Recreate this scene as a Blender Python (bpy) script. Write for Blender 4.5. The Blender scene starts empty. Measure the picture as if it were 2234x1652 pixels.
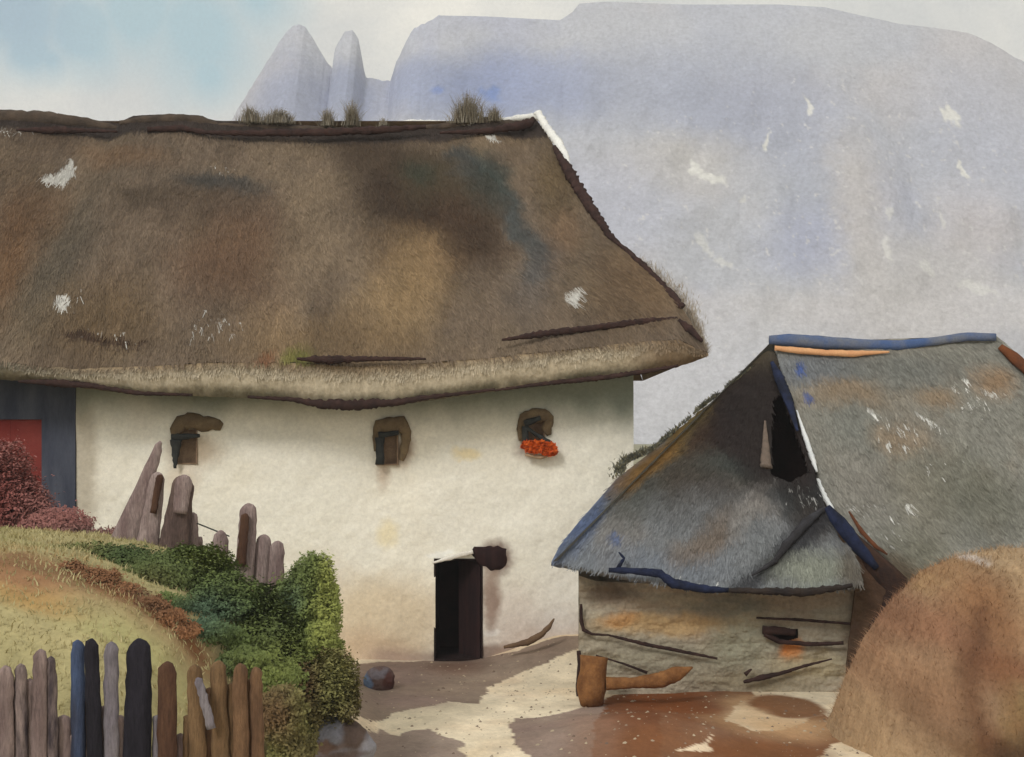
import bpy, math, random
import numpy as np
from mathutils import Vector

scene = bpy.context.scene
COL = scene.collection
rad = math.radians

# ------------------------------------------------------------------ camera
# level camera 3 m up on the slope opposite the cottage, looking along +Y
F, CX, HY, EYE = 2700.0, 1117.0, 950.0, 3.0     # focal length, centre and horizon in picture units (2234 wide)
cam = bpy.data.cameras.new("camera")
cam.sensor_width = 36.0
cam.lens = 36.0 * F / 2234.0
cam.shift_y = (HY - 826.0) / 2234.0
cam.clip_end = 6000
camo = bpy.data.objects.new("camera", cam)
camo.location = (0, 0, EYE)
camo.rotation_euler = (rad(90), 0, 0)
COL.objects.link(camo)
scene.camera = camo

# ------------------------------------------------------------------ view
scene.view_settings.view_transform = 'Standard'
scene.view_settings.look = 'None'
scene.view_settings.exposure = 0.2
scene.view_settings.gamma = 1.0

def srgb(r, g, b, k=1.0):
    def f(c):
        c = c / 255.0
        return c / 12.92 if c <= 0.04045 else ((c + 0.055) / 1.055) ** 2.4
    return (min(f(r) * k, .95), min(f(g) * k, .95), min(f(b) * k, .95))

# ------------------------------------------------------------------ world: overcast sky with a few blue gaps
SUN_EL, SUN_AZ = rad(38), rad(212)
world = bpy.data.worlds.new("World")
scene.world = world
world.use_nodes = True
nt = world.node_tree
nt.nodes.clear()
N, L = nt.nodes.new, nt.links.new
out = N('ShaderNodeOutputWorld'); bg = N('ShaderNodeBackground')
sky = N('ShaderNodeTexSky'); sky.sky_type = 'NISHITA'; sky.sun_disc = False
sky.sun_elevation = SUN_EL; sky.sun_rotation = SUN_AZ; sky.altitude = 300
sky.dust_density = 2.0; sky.ozone_density = 1.5
tc = N('ShaderNodeTexCoord')
SKY_STRENGTH = 0.12
def wmath(op, a, b=None, c=None, clamp=False):
    n = N('ShaderNodeMath'); n.operation = op; n.use_clamp = clamp
    for i, v in enumerate((a, b, c)):
        if v is None: continue
        if isinstance(v, (int, float)): n.inputs[i].default_value = v
        else: L(v, n.inputs[i])
    return n.outputs[0]
def wmix(fac, a, b):
    n = N('ShaderNodeMix'); n.data_type = 'RGBA'
    if isinstance(fac, (int, float)): n.inputs[0].default_value = fac
    else: L(fac, n.inputs[0])
    for s, v in ((6, a), (7, b)):
        if isinstance(v, tuple): n.inputs[s].default_value = (*v, 1)
        else: L(v, n.inputs[s])
    return n.outputs[2]
def wnoise(scale, detail, dist=0.0, off=(0, 0, 0)):
    m = N('ShaderNodeMapping'); m.inputs['Location'].default_value = off
    L(tc.outputs['Generated'], m.inputs['Vector'])
    n = N('ShaderNodeTexNoise'); n.inputs['Scale'].default_value = scale
    n.inputs['Detail'].default_value = detail; n.inputs['Distortion'].default_value = dist
    n.inputs['Roughness'].default_value = 0.55
    L(m.outputs[0], n.inputs['Vector'])
    return n.outputs['Fac']
def direction(px, py):
    return Vector(((px - CX) / F, 1.0, (HY - py) / F)).normalized()
wn = wnoise(9, 5, .4)
def gap(px, py, r, soft=0.6):
    """a break in the cloud: 1 inside angular radius r (picture units), noisy border"""
    d = direction(px, py)
    v = N('ShaderNodeVectorMath'); v.operation = 'DISTANCE'
    L(tc.outputs['Generated'], v.inputs[0]); v.inputs[1].default_value = d
    dist = wmath('DIVIDE', v.outputs['Value'], r / F)
    dist = wmath('MULTIPLY_ADD', wn, 1.2, wmath('SUBTRACT', dist, 0.6))
    return wmath('SUBTRACT', 1.0, wmath('SMOOTH_MIN', wmath('MAXIMUM', wmath('DIVIDE', wmath('SUBTRACT', dist, 1 - soft), 2 * soft), 0.0), 1.0, 0.2), clamp=True)
gaps = None
for g in ((30, 20, 120), (60, 110, 60), (180, 60, 90), (300, 20, 100), (430, 60, 110), (455, 160, 50, .8), (110, 130, 40, .9), (560, 0, 70, .9)):
    k = gap(*g)
    gaps = k if gaps is None else wmath('MAXIMUM', gaps, k)
wide = wmath('MULTIPLY', wmath('SUBTRACT', wnoise(2.3, 4, .3, (3.1, 1.7, .2)), 0.56), 4.0, clamp=True)
skyc = N('ShaderNodeVectorMath'); skyc.operation = 'SCALE'
L(sky.outputs[0], skyc.inputs[0]); skyc.inputs['Scale'].default_value = 1.0
# cloud radiance is divided by the background strength so that it stays a bright cream
cl_a = tuple(c / SKY_STRENGTH for c in srgb(250, 245, 232))
cl_b = tuple(c / SKY_STRENGTH for c in srgb(214, 215, 211))
cn = wmath('MULTIPLY', wmath('SUBTRACT', wnoise(6, 5, .6, (1, 5, 2)), 0.38), 3.2, clamp=True)
cloud = wmix(cn, cl_b, cl_a)
deep = wmath('MULTIPLY', gap(20, 10, 110, .8), 0.3)
blue = wmix(wmath('SUBTRACT', 0.85, deep), skyc.outputs[0], tuple(c / SKY_STRENGTH for c in srgb(176, 208, 214)))
col = wmix(wmath('MULTIPLY', gaps, 0.95), cloud, blue)
grain = wnoise(430, 3)
col2 = N('ShaderNodeVectorMath'); col2.operation = 'SCALE'
L(col, col2.inputs[0]); L(wmath('MULTIPLY_ADD', grain, 0.22, 0.89), col2.inputs['Scale'])
L(col2.outputs[0], bg.inputs['Color'])
bg.inputs['Strength'].default_value = SKY_STRENGTH
L(bg.outputs[0], out.inputs[0])

# ------------------------------------------------------------------ sun: weak and soft behind thin cloud
sl = bpy.data.lights.new("sun", 'SUN')
sl.energy = 1.45; sl.angle = rad(14); sl.color = (1.0, 0.97, 0.93)
so = bpy.data.objects.new("sun", sl)
sd = Vector((math.sin(SUN_AZ) * math.cos(SUN_EL), math.cos(SUN_AZ) * math.cos(SUN_EL), math.sin(SUN_EL)))
so.rotation_euler = (-sd).to_track_quat('-Z', 'Y').to_euler()
so.location = (0, 0, 30)
COL.objects.link(so)

# ================================================================== helpers
def P(px, py, Y):
    return Vector(((px - CX) / F * Y, Y, EYE + (HY - py) / F * Y))
def smooth(a, b, x):
    t = np.clip((x - a) / (b - a), 0, 1)
    return t * t * (3 - 2 * t)
def _h(i, j, k, s):
    n = (i * 374761393 + j * 668265263 + k * 2147483647 + s * 1274126177) & 0xffffffff
    n = ((n ^ (n >> 13)) * 1274126177) & 0xffffffff
    n = (n ^ (n >> 16)) & 0xffffffff
    return n / 4294967295.0
def vnoise(x, y, z=None, seed=0):
    x = np.asarray(x, float); y = np.asarray(y, float)
    z = np.zeros_like(x) if z is None else np.asarray(z, float)
    xi, yi, zi = (np.floor(v).astype(np.int64) for v in (x, y, z))
    fx, fy, fz = x - xi, y - yi, z - zi
    fx, fy, fz = (v * v * (3 - 2 * v) for v in (fx, fy, fz))
    r = 0
    for a in (0, 1):
        for b in (0, 1):
            for c in (0, 1):
                w = (fx if a else 1 - fx) * (fy if b else 1 - fy) * (fz if c else 1 - fz)
                r = r + w * _h(xi + a, yi + b, zi + c, seed)
    return r
def fbm(x, y, z=None, seed=0, octv=4):
    r, amp, tot = 0, 1.0, 0
    for o in range(octv):
        f = 2.03 ** o
        r = r + amp * vnoise(x * f, y * f, None if z is None else z * f, seed + o * 17)
        tot += amp; amp *= 0.5
    return r / tot - 0.5          # -0.5 .. 0.5

class Pigment:
    """colour of a surface in its own two coordinates (metres); washes are stains, moss, soil, lichen and painted eave shadow"""
    def __init__(s, a, b, base, k=1.0, warp=0.1, wscale=1.0, seed=1, jit=.025, js=.05):
        s.k = k
        s.a = a + warp * (2 * fbm(a / wscale, b / wscale, seed=seed, octv=5))
        s.b = b + warp * (2 * fbm(a / wscale + 9, b / wscale + 4, seed=seed + 5, octv=5))
        s.a = s.a + jit * 2 * fbm(a / js, b / js, seed=seed + 50, octv=2)
        s.b = s.b + jit * 2 * fbm(a / js + 5, b / js, seed=seed + 51, octv=2)
        s.ra, s.rb = a, b
        s.seed = seed
        s.c = np.empty(a.shape + (3,)); s.c[...] = srgb(*base, k)
    def mix(s, m, col, hard=False):
        c = np.array(srgb(*col, s.k))
        s.c += (c - s.c) * m[..., None]
    def blob(s, ca, cb, ra, rb, col, alpha=1.0, soft=0.6, ang=0.0):
        c_, s_ = math.cos(rad(ang)), math.sin(rad(ang))
        da, db = s.a - ca, s.b - cb
        u, v = (da * c_ + db * s_) / ra, (-da * s_ + db * c_) / rb
        d = np.sqrt(u * u + v * v)
        s.mix(alpha * (1 - smooth(1 - soft, 1 + soft, d)), col)
    def line(s, pts, w, col, alpha=1.0, soft=0.5, dry=0.0):
        best = np.full(s.a.shape, 1e9)
        for (p, q) in zip(pts[:-1], pts[1:]):
            pa, qa = np.array(p), np.array(q)
            d = qa - pa
            t = np.clip(((s.a - pa[0]) * d[0] + (s.b - pa[1]) * d[1]) / max(d @ d, 1e-9), 0, 1)
            best = np.minimum(best, np.hypot(s.a - pa[0] - t * d[0], s.b - pa[1] - t * d[1]))
        m = 1 - smooth(1 - soft, 1 + soft, best / w)
        if dry:
            m = m * smooth(-.05, .08, fbm(s.ra / (w * .5), s.rb / (w * 1.5), seed=77) + 0.25 - dry)
        s.mix(alpha * m, col)
    def poly(s, pts, col, alpha=1.0, vary=.0):
        x, y = s.a, s.b; r_ = np.zeros(x.shape, bool); n = len(pts)
        for i in range(n):
            (x1_, y1_), (x2_, y2_) = pts[i], pts[(i + 1) % n]
            r_ ^= ((y1_ > y) != (y2_ > y)) & (x < (x2_ - x1_) * (y - y1_) / (y2_ - y1_ + 1e-9) + x1_)
        m = alpha * r_ * (1 - vary * (.5 + fbm(s.ra / .5, s.rb / .5, seed=33)))
        s.mix(m, col)
    def flecks(s, ca, cb, ra, rb, size, dens, col, alpha=1.0):
        n = fbm(s.ra / size, s.rb / size, seed=s.seed + 31, octv=3)
        u, v = (s.a - ca) / ra, (s.b - cb) / rb
        reg = 1 - smooth(.5, 1.2, np.sqrt(u * u + v * v))
        s.mix(alpha * smooth(.30, .34, n * 1.0 + dens * reg) * (reg > 0), col)
    def mottle(s, size, amt, seed=3, sb=None):
        n = fbm(s.ra / size, s.rb / (sb or size), seed=s.seed + seed, octv=5)
        s.c *= (1 + 2 * amt * n)[..., None]
    def hue(s, size, cols, amt, seed=11, sb=None):
        for i, col in enumerate(cols):
            n = fbm(s.ra / size + 7 * i, s.rb / (sb or size) - 3 * i, seed=s.seed + seed + i, octv=4)
            s.mix(amt * smooth(.02, .28, n), col)
    def out(s):
        return np.clip(s.c, 0.004, .93)

MATS = {}
def material(name, color=None, color2=None, vscale=3.0, grain=60.0, gamt=0.16, bump=0.3, bdist=0.02, rough=0.9, spec=0.15,
             stretch=(1, 1, 1), attr=False, bscale=None, trans=0.0):
    if name in MATS: return MATS[name]
    m = bpy.data.materials.new(name); m.use_nodes = True
    t = m.node_tree; nn, ll = t.nodes.new, t.links.new
    b = t.nodes['Principled BSDF']
    b.inputs['Roughness'].default_value = rough
    b.inputs['Specular IOR Level'].default_value = spec
    co = nn('ShaderNodeTexCoord'); mp = nn('ShaderNodeMapping'); mp.inputs['Scale'].default_value = stretch
    ll(co.outputs['Object'], mp.inputs['Vector'])
    def noise(scale, det, w=0.6):
        n = nn('ShaderNodeTexNoise'); n.inputs['Scale'].default_value = scale; n.inputs['Detail'].default_value = det
        n.inputs['Roughness'].default_value = w
        ll(mp.outputs[0], n.inputs['Vector']); return n
    if attr:
        a = nn('ShaderNodeAttribute'); a.attribute_name = 'Col'; src = a.outputs['Color']
    else:
        v = noise(vscale, 5); r = nn('ShaderNodeValToRGB')
        r.color_ramp.elements[0].position = .36; r.color_ramp.elements[1].position = .64
        r.color_ramp.elements[0].color = (*color, 1); r.color_ramp.elements[1].color = (*(color2 or color), 1)
        ll(v.outputs['Fac'], r.inputs[0]); src = r.outputs[0]
    g = noise(grain, 4, .7)
    mr = nn('ShaderNodeMapRange'); mr.inputs[1].default_value = .3; mr.inputs[2].default_value = .7
    mr.inputs[3].default_value = 1 - gamt; mr.inputs[4].default_value = 1 + gamt
    ll(g.outputs['Fac'], mr.inputs[0])
    sc = nn('ShaderNodeVectorMath'); sc.operation = 'SCALE'
    ll(src, sc.inputs[0]); ll(mr.outputs[0], sc.inputs['Scale'])
    ll(sc.outputs[0], b.inputs['Base Color'])
    if bump:
        bn = noise(bscale or grain * .7, 5, .65)
        bu = nn('ShaderNodeBump'); bu.inputs['Strength'].default_value = bump; bu.inputs['Distance'].default_value = bdist
        ll(bn.outputs['Fac'], bu.inputs['Height']); ll(bu.outputs[0], b.inputs['Normal'])
    MATS[name] = m
    return m

def tag(o, label=None, cat=None, group=None, kind=None):
    if label: o['label'] = label
    if cat: o['category'] = cat
    if group: o['group'] = group
    if kind: o['kind'] = kind
    return o
def empty(name, loc, **kw):
    o = bpy.data.objects.new(name, None); COL.objects.link(o); o.location = loc
    return tag(o, **kw)
def mesh(name, V, Fc, mat, parent=None, C=None, smooth_=True, solid=0.0):
    V = np.asarray(V, float).reshape(-1, 3)
    if parent is not None:
        V = V - np.array(parent.matrix_world.translation if False else parent.location)[None] - (np.array(parent.parent.location)[None] if parent.parent else 0)
    me = bpy.data.meshes.new(name)
    if isinstance(Fc, np.ndarray):
        nf, k = Fc.shape
        me.vertices.add(len(V)); me.vertices.foreach_set('co', V.ravel())
        me.loops.add(nf * k); me.loops.foreach_set('vertex_index', Fc.ravel().astype(np.int32))
        me.polygons.add(nf); me.polygons.foreach_set('loop_start', np.arange(0, nf * k, k, dtype=np.int32))
        me.polygons.foreach_set('loop_total', np.full(nf, k, dtype=np.int32))
        me.update(calc_edges=True); me.validate()
    else:
        me.from_pydata(V.tolist(), [], Fc); me.update()
    if smooth_:
        me.polygons.foreach_set('use_smooth', np.ones(len(me.polygons), dtype=bool))
    if C is not None:
        C = np.asarray(C).reshape(-1, 3)
        at = me.color_attributes.new('Col', 'FLOAT_COLOR', 'POINT')
        buf = np.ones((len(C), 4), dtype=np.float32); buf[:, :3] = C
        at.data.foreach_set('color', buf.ravel())
    me.materials.append(mat)
    o = bpy.data.objects.new(name, me); COL.objects.link(o)
    if parent is not None: o.parent = parent
    if solid:
        md = o.modifiers.new('thickness', 'SOLIDIFY'); md.thickness = solid; md.offset = -1
    return o
def grid_faces(n, m, keep=None, flip=False):
    i, j = np.meshgrid(np.arange(n - 1), np.arange(m - 1), indexing='ij')
    a = i * m + j
    f = np.stack([a, a + 1, a + m + 1, a + m], -1)
    if flip: f = f[..., ::-1]
    if keep is not None: f = f[keep]
    return f.reshape(-1, 4)
def grid(name, G, mat, parent=None, C=None, keep=None, flip=False, solid=0.0):
    n, m = G.shape[:2]
    return mesh(name, G.reshape(-1, 3), grid_faces(n, m, keep, flip), mat, parent, None if C is None else C.reshape(-1, 3), True, solid)
def tube(pts, rads, sides=7, rough=0.15, seed=0, flat=1.0):
    """irregular round pole through 3-D points with end caps; returns verts, faces"""
    rs = np.random.RandomState(seed)
    pts = [Vector(p) for p in pts]
    # resample
    Q, R = [], []
    for i in range(len(pts) - 1):
        n = max(2, int((pts[i + 1] - pts[i]).length / max(min(rads), .02) / 1.6)); n = min(n, 30)
        for k in range(n):
            t = k / n; Q.append(pts[i].lerp(pts[i + 1], t)); R.append(rads[i] * (1 - t) + rads[i + 1] * t)
    Q.append(pts[-1]); R.append(rads[-1])
    V, Fc = [], []
    for i, (q, r) in enumerate(zip(Q, R)):
        d = (Q[min(i + 1, len(Q) - 1)] - Q[max(i - 1, 0)]).normalized()
        up = Vector((0, 1, 0)) if abs(d.y) < .8 else Vector((0, 0, 1))
        s = d.cross(up).normalized(); u = s.cross(d).normalized()
        for k in range(sides):
            a = 2 * math.pi * k / sides
            rr = r * (1 + rough * (rs.rand() * 2 - 1))
            V.append(q + s * math.cos(a) * rr + u * math.sin(a) * rr * flat)
    for i in range(len(Q) - 1):
        for k in range(sides):
            a, b = i * sides + k, i * sides + (k + 1) % sides
            Fc.append((a, b, b + sides, a + sides))
    Fc.append(tuple(range(sides))[::-1]); Fc.append(tuple((len(Q) - 1) * sides + k for k in range(sides)))
    return [tuple(v) for v in V], Fc
class MB:
    def __init__(s): s.V, s.F = [], []
    def add(s, vf):
        n = len(s.V); s.V += [tuple(v) for v in vf[0]]; s.F += [tuple(i + n for i in f) for f in vf[1]]; return s
    def build(s, name, mat, parent=None, smooth_=True): return mesh(name, s.V, s.F, mat, parent, None, smooth_)
def box(a, b):
    x0, y0, z0 = a; x1, y1, z1 = b
    V = [(x0, y0, z0), (x1, y0, z0), (x1, y1, z0), (x0, y1, z0), (x0, y0, z1), (x1, y0, z1), (x1, y1, z1), (x0, y1, z1)]
    return V, [(0, 3, 2, 1), (4, 5, 6, 7), (0, 1, 5, 4), (1, 2, 6, 5), (2, 3, 7, 6), (3, 0, 4, 7)]
def rubble(c, r, seed, sub=26, amp=0.22, flatb=True):
    """lumpy stone-like body as grid of a sphere"""
    th = np.linspace(0, math.pi, sub)[:, None]; ph = np.linspace(0, 2 * math.pi, sub * 2)[None]
    d = np.stack([np.sin(th) * np.cos(ph), np.sin(th) * np.sin(ph), np.cos(th) + 0 * ph], -1)
    n = fbm(d[..., 0] * 1.6 + seed, d[..., 1] * 1.6, d[..., 2] * 1.6, seed=seed, octv=4)
    G = np.array(c) + d * np.array(r) * (1 + 2 * amp * n)[..., None]
    return G, d
def interp(pts, x):
    p = np.array(pts, float); return np.interp(x, p[:, 0], p[:, 1])
def polypts(pts, n):
    """n points evenly spaced by arc length along polyline"""
    p = np.array([tuple(q) for q in pts], float)
    d = np.r_[0, np.cumsum(np.linalg.norm(np.diff(p, axis=0), axis=1))]
    t = np.linspace(0, d[-1], n)
    return np.stack([np.interp(t, d, p[:, k]) for k in range(p.shape[1])], -1)

# ================================================================== blades, straws and leaves
def blades(n, pos, height, width, rs, lean=.5, droop=.3):
    """n curved blades as 3-segment strips; pos (n,3) roots"""
    h = height * (.5 + .8 * rs.rand(n)); a = rs.rand(n) * 2 * math.pi
    dirx, diry = np.cos(a), np.sin(a); ln = lean * rs.rand(n) * h
    wv = width * (.6 + .8 * rs.rand(n)); b = rs.rand(n) * math.pi
    sx, sy = np.cos(b) * wv / 2, np.sin(b) * wv / 2
    V = np.zeros((n, 6, 3))
    for k, t in enumerate((0, .5, 1.0)):
        cx_, cy_, cz_ = pos[:, 0] + dirx * ln * t * t, pos[:, 1] + diry * ln * t * t, pos[:, 2] + h * (t - droop * t * t * .4)
        s_ = (1, .75, .12)[k]
        V[:, 2 * k] = np.stack([cx_ - sx * s_, cy_ - sy * s_, cz_], -1)
        V[:, 2 * k + 1] = np.stack([cx_ + sx * s_, cy_ + sy * s_, cz_], -1)
    base = np.arange(n)[:, None] * 6
    Fc = np.concatenate([base + np.array([[0, 1, 3, 2]]), base + np.array([[2, 3, 5, 4]])])
    return V.reshape(-1, 3), Fc
leafmat = material('leaves', attr=True, grain=50, gamt=.1, bump=0, rough=.75, spec=.2)
def strands(name, G, C, n, ln, wd, rs, parent, axis=1, lift=.012, keep=None, var=.22):
    """loose straws lying down the slope of a thatched surface, coloured like the straw round them"""
    N0, N1 = G.shape[:2]
    i = rs.randint(2, N0 - 2, n); j = rs.randint(2, N1 - 2, n)
    if keep is not None:
        ok = keep[np.minimum(i, keep.shape[0] - 1), np.minimum(j, keep.shape[1] - 1)]; i, j = i[ok], j[ok]
    n = len(i)
    p = G[i, j]; q = G[np.minimum(i + 2, N0 - 1), j] if axis == 0 else G[i, np.minimum(j + 2, N1 - 1)]
    d = q - p; d /= np.linalg.norm(d, axis=1)[:, None] + 1e-9
    t = (G[i, j - 2] - p) if axis == 0 else (G[i - 2, j] - p)
    t /= np.linalg.norm(t, axis=1)[:, None] + 1e-9
    nrm = np.cross(d, t); nrm *= np.where(nrm[:, 2] < 0, -1, 1)[:, None]
    nrm /= np.linalg.norm(nrm, axis=1)[:, None] + 1e-9
    l = (ln * (.4 + 1.0 * rs.rand(n)))[:, None]; w_ = (wd * (.5 + rs.rand(n)))[:, None]
    a = d + t * (rs.randn(n) * .22)[:, None]
    o0 = nrm * (.002 + .004 * rs.rand(n))[:, None]; o1 = nrm * (lift * (.3 + rs.rand(n)))[:, None]
    V = np.stack([p + o0 - t * w_, p + o0 + t * w_, p + a * l + o1 + t * w_ * .5, p + a * l + o1 - t * w_ * .5], 1)
    c = np.clip(C[i, j] * (1 - var + 2 * var * rs.rand(n))[:, None], .004, .9)
    return mesh(name, V.reshape(-1, 3), np.arange(n * 4).reshape(-1, 4), leafmat, parent, np.repeat(c, 4, axis=0), False)
def leaf_cloud(blobs, n, size, rs, gaps=.5, seed=0):
    """n small leaf quads filling ellipsoids ((centre),(radii)); denser toward the shell, with gaps"""
    vol = np.array([b[1][0] * b[1][1] * b[1][2] for b in blobs]); k = rs.choice(len(blobs), n, p=vol / vol.sum())
    c = np.array([list(b[0]) for b in blobs])[k]; rr = np.array([b[1] for b in blobs])[k]
    d = rs.randn(n, 3); d /= np.linalg.norm(d, axis=1)[:, None]
    q = rs.rand(n) ** .42
    q = q * (1 + .6 * fbm(d[:, 0] * 2.2 + k, d[:, 1] * 2.2, d[:, 2] * 2.2, seed=seed))
    q = q * np.where(rs.rand(n) < .07, 1 + .28 * rs.rand(n), 1)
    p = c + d * rr * q[:, None]
    p = p + .05 * np.stack([fbm(p[:, 0] / .09, p[:, 1] / .09, p[:, 2] / .09, seed=seed + 60 + i_) for i_ in range(3)], -1) * 2
    nz = fbm(p[:, 0] / .22, p[:, 1] / .22, p[:, 2] / .22, seed=seed + 3)
    p = p[nz > -.5 + gaps * .5]
    n = len(p)
    out_ = (p - np.array([list(b[0]) for b in blobs]).mean(0)) * [.6, 1, 1] + [0, -.25, .35]; out_ /= np.linalg.norm(out_, axis=1)[:, None] + 1e-9
    out_ = out_ + .38 * rs.randn(n, 3)
    a = np.cross(out_, rs.randn(n, 3)); a /= np.linalg.norm(a, axis=1)[:, None]
    b = np.cross(a, out_); b /= np.linalg.norm(b, axis=1)[:, None]
    s = (size * (.6 + .8 * rs.rand(n)))[:, None]
    V = np.stack([p - a * s, p - b * s * .45, p + a * s, p + b * s * .45], 1)
    return p, V.reshape(-1, 3), np.arange(n * 4).reshape(-1, 4)
# ================================================================== ground
KX = [(-60, 2.2), (-6, 2.2), (-3.93, 2.04), (-2.87, 1.66), (-2.52, 1.42), (-2.1, .85), (-1.75, .15), (-1.5, 0), (60, 0)]
def gheight(X, Y):
    X = np.asarray(X, float); Y = np.asarray(Y, float)
    k = interp(KX, X + .15 * np.sin(Y * .9))
    fy = np.interp(Y, [0, 6, 9.6, 13.2, 15.2, 16.3, 40], [.1, .25, 1.0, .93, .25, .0, .0])
    z = k * fy
    z = z + .05 * fbm(X / 1.3, Y / 1.3, seed=4, octv=4) * 2
    z = z + .22 * np.exp(-(((X - 1.3) / .9) ** 2 + ((Y - 12.3) / .8) ** 2))
    z = z + .36 * smooth(-.75, .8, X) * smooth(15.1, 16.4, Y) * (Y < 18)
    far = smooth(26, 120, Y)
    z = z + far * 2.0 * fbm(X / 60, Y / 60, seed=9) + far * 1.0
    return z
def pin_ground(px, py):
    Ys = np.linspace(6.2, 17, 1200)
    X = (px - CX) / F * Ys; z = EYE + (HY - py) / F * Ys
    hit = np.where(z <= gheight(X, Ys))[0]
    i = hit[0] if len(hit) else -1
    return float(X[i]), float(Ys[i])
xs = np.r_[-900, -400, -180, -80, -40, -20, -12, np.arange(-8, 8.001, .03), 12, 20, 40, 80, 180, 400, 900]
ys = np.r_[-200, -60, -20, -5, 2, 5, np.arange(6, 17.2, .03), 18, 20, 24, 30, 40, 60, 90, 140, 220, 400, 700, 1500]
GX, GY = np.meshgrid(xs, ys, indexing='ij')
GZ = gheight(GX, GY)
g = Pigment(GX, GY, (226, 212, 186), .96, warp=.12, wscale=.7, seed=3)
g.hue(.9, [(214, 186, 146), (232, 218, 196), (206, 180, 150)], .5)
def gb(px, py, rx, ry, col, alpha=1.0, soft=.3, ang=0):
    X, Y = pin_ground(px, py)
    X1, Y1 = pin_ground(px, py - ry); X2, Y2 = pin_ground(px, py + ry)
    g.blob(X, Y, rx * Y / F, max(abs(Y1 - Y2) / 2, .05), col, alpha, soft, ang)
# far land: dull heath
g.mix(smooth(17.5, 22, GY) * np.ones_like(GX), (150, 146, 120))
# knoll grass, from straw yellow to green
kn = smooth(.12, .4, GZ) * (GY < 17) * (GX < -1.2)
g.mix(kn, (164, 154, 112))
gb(120, 1370, 200, 45, (178, 166, 122), .9, .7)
gb(300, 1420, 130, 40, (164, 158, 110), .9, .7)
gb(60, 1300, 110, 30, (176, 140, 88), .8, .7)
gb(30, 1245, 130, 25, (152, 112, 82), .9, .6)
gl = [pin_ground(x, y) for x, y in ((60, 1225), (160, 1256), (260, 1300), (340, 1345), (410, 1400))]
g.line(gl, .28, (140, 104, 74), .9, .8)
g.line(gl[1:], .12, (112, 72, 44), .8, .9)
# trodden mud in front of the door, damp soil with hard dried edges
def gl_(pts): return [pin_ground(x, y) for x, y in pts]
def gpoly(pts, col, alpha=1, vary=.3): g.poly(gl_(pts), col, alpha, vary)
def soilband(pts, col, w=.06):      # the dried darker rim of a damp patch
    g.line(gl_(pts), w, col, .7, .5)
mud = ((778, 1450), (830, 1445), (910, 1443), (960, 1441), (1040, 1436), (1130, 1418), (1270, 1388), (1270, 1408), (1220, 1432), (1150, 1466), (1110, 1484), (1066, 1502), (1050, 1536), (980, 1530), (940, 1542), (860, 1556), (790, 1566), (770, 1545))
gpoly(mud, (128, 110, 98), 1, .2)
gb(870, 1470, 90, 30, (118, 98, 92), .7, .7); gb(1000, 1455, 60, 16, (104, 76, 64), .7, .7); gb(900, 1530, 90, 18, (134, 112, 106), .6, .7)
puddle = ((796, 1593), (830, 1589), (850, 1604), (868, 1606), (885, 1592), (925, 1589), (955, 1603), (1008, 1622), (1002, 1638), (1030, 1668), (780, 1668))
gpoly(puddle, (138, 120, 112), 1, .2)
mire = ((1103, 1580), (1122, 1570), (1180, 1566), (1236, 1552), (1300, 1532), (1420, 1505), (1440, 1668), (1170, 1662), (1120, 1628))
gpoly(mire, (132, 112, 104), 1, .2)
rust = ((1318, 1530), (1370, 1506), (1440, 1497), (1540, 1490), (1640, 1500), (1650, 1520), (1600, 1540), (1590, 1570), (1640, 1596), (1700, 1590), (1800, 1556), (1850, 1590), (1780, 1668), (1280, 1668), (1290, 1600))
gpoly(rust, (112, 66, 36), 1, .15)
gb(1400, 1620, 130, 40, (126, 84, 54), .6, .7); gb(1450, 1530, 90, 30, (122, 68, 32), .8, .7); gb(1290, 1600, 50, 50, (140, 110, 92), .6, .8)
gpoly(((1474, 1640), (1566, 1604), (1540, 1622), (1556, 1640)), (226, 206, 178), .95, 0)
gb(1700, 1580, 130, 26, (196, 160, 120), .8, .8); gb(1640, 1535, 60, 20, (190, 156, 118), .7, .6)
gb(1715, 1540, 78, 26, (120, 80, 50), .95, .15)
gb(1690, 1640, 120, 22, (124, 80, 48), .8, .5)
gb(1640, 1560, 50, 16, (206, 178, 142), .6, .5)
g.mottle(.35, .2); g.mottle(.12, .12, 9); g.mottle(.05, .12, 8)
earth = material('ground_earth', attr=True, grain=27, gamt=.10, bump=.4, bdist=.02)
grd = grid('ground', np.stack([GX, GY, GZ], -1), earth, None, g.out(), flip=True)
tag(grd, kind='structure')

# ================================================================== mountain
MD = 330.0
SIL = [(-900, 700), (200, 560), (420, 420), (500, 275), (515, 245), (540, 205), (575, 150), (606, 95), (628, 66), (650, 54), (666, 60), (680, 80), (700, 112),
       (716, 138), (727, 152), (731, 120), (738, 92), (752, 69), (768, 66), (780, 84), (790, 125), (800, 170), (825, 175), (852, 177),
       (868, 130), (884, 92), (905, 62), (960, 34), (1060, 36), (1150, 41), (1222, 44), (1250, 26), (1262, 8), (1320, 4), (1500, 10), (1700, 10), (1800, 16), (1880, 34), (1960, 52), (2050, 62),
       (2110, 72), (2160, 92), (2210, 124), (2260, 145), (2500, 330), (2900, 520), (3600, 800)]
mpx = np.r_[np.linspace(-900, 480, 60), np.linspace(482, 1300, 600), np.linspace(1303, 2300, 460), np.linspace(2310, 3600, 60)]
v = np.r_[np.linspace(0, 1, 300), np.linspace(1.02, 2, 24)]
MX, MV = np.meshgrid(mpx, v, indexing='ij')
tilt = np.minimum(MV, 1.0)
top = interp(SIL, MX + 7 * fbm(MX / 26, MX * 0, seed=8)) + (5 * fbm(MX / 9, MX * 0, seed=18) + 6 * fbm(MX / 30, MX * 0 + 3, seed=19)) * (MX < 960)
topz = (HY - top) / F * MD + EYE
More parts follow.
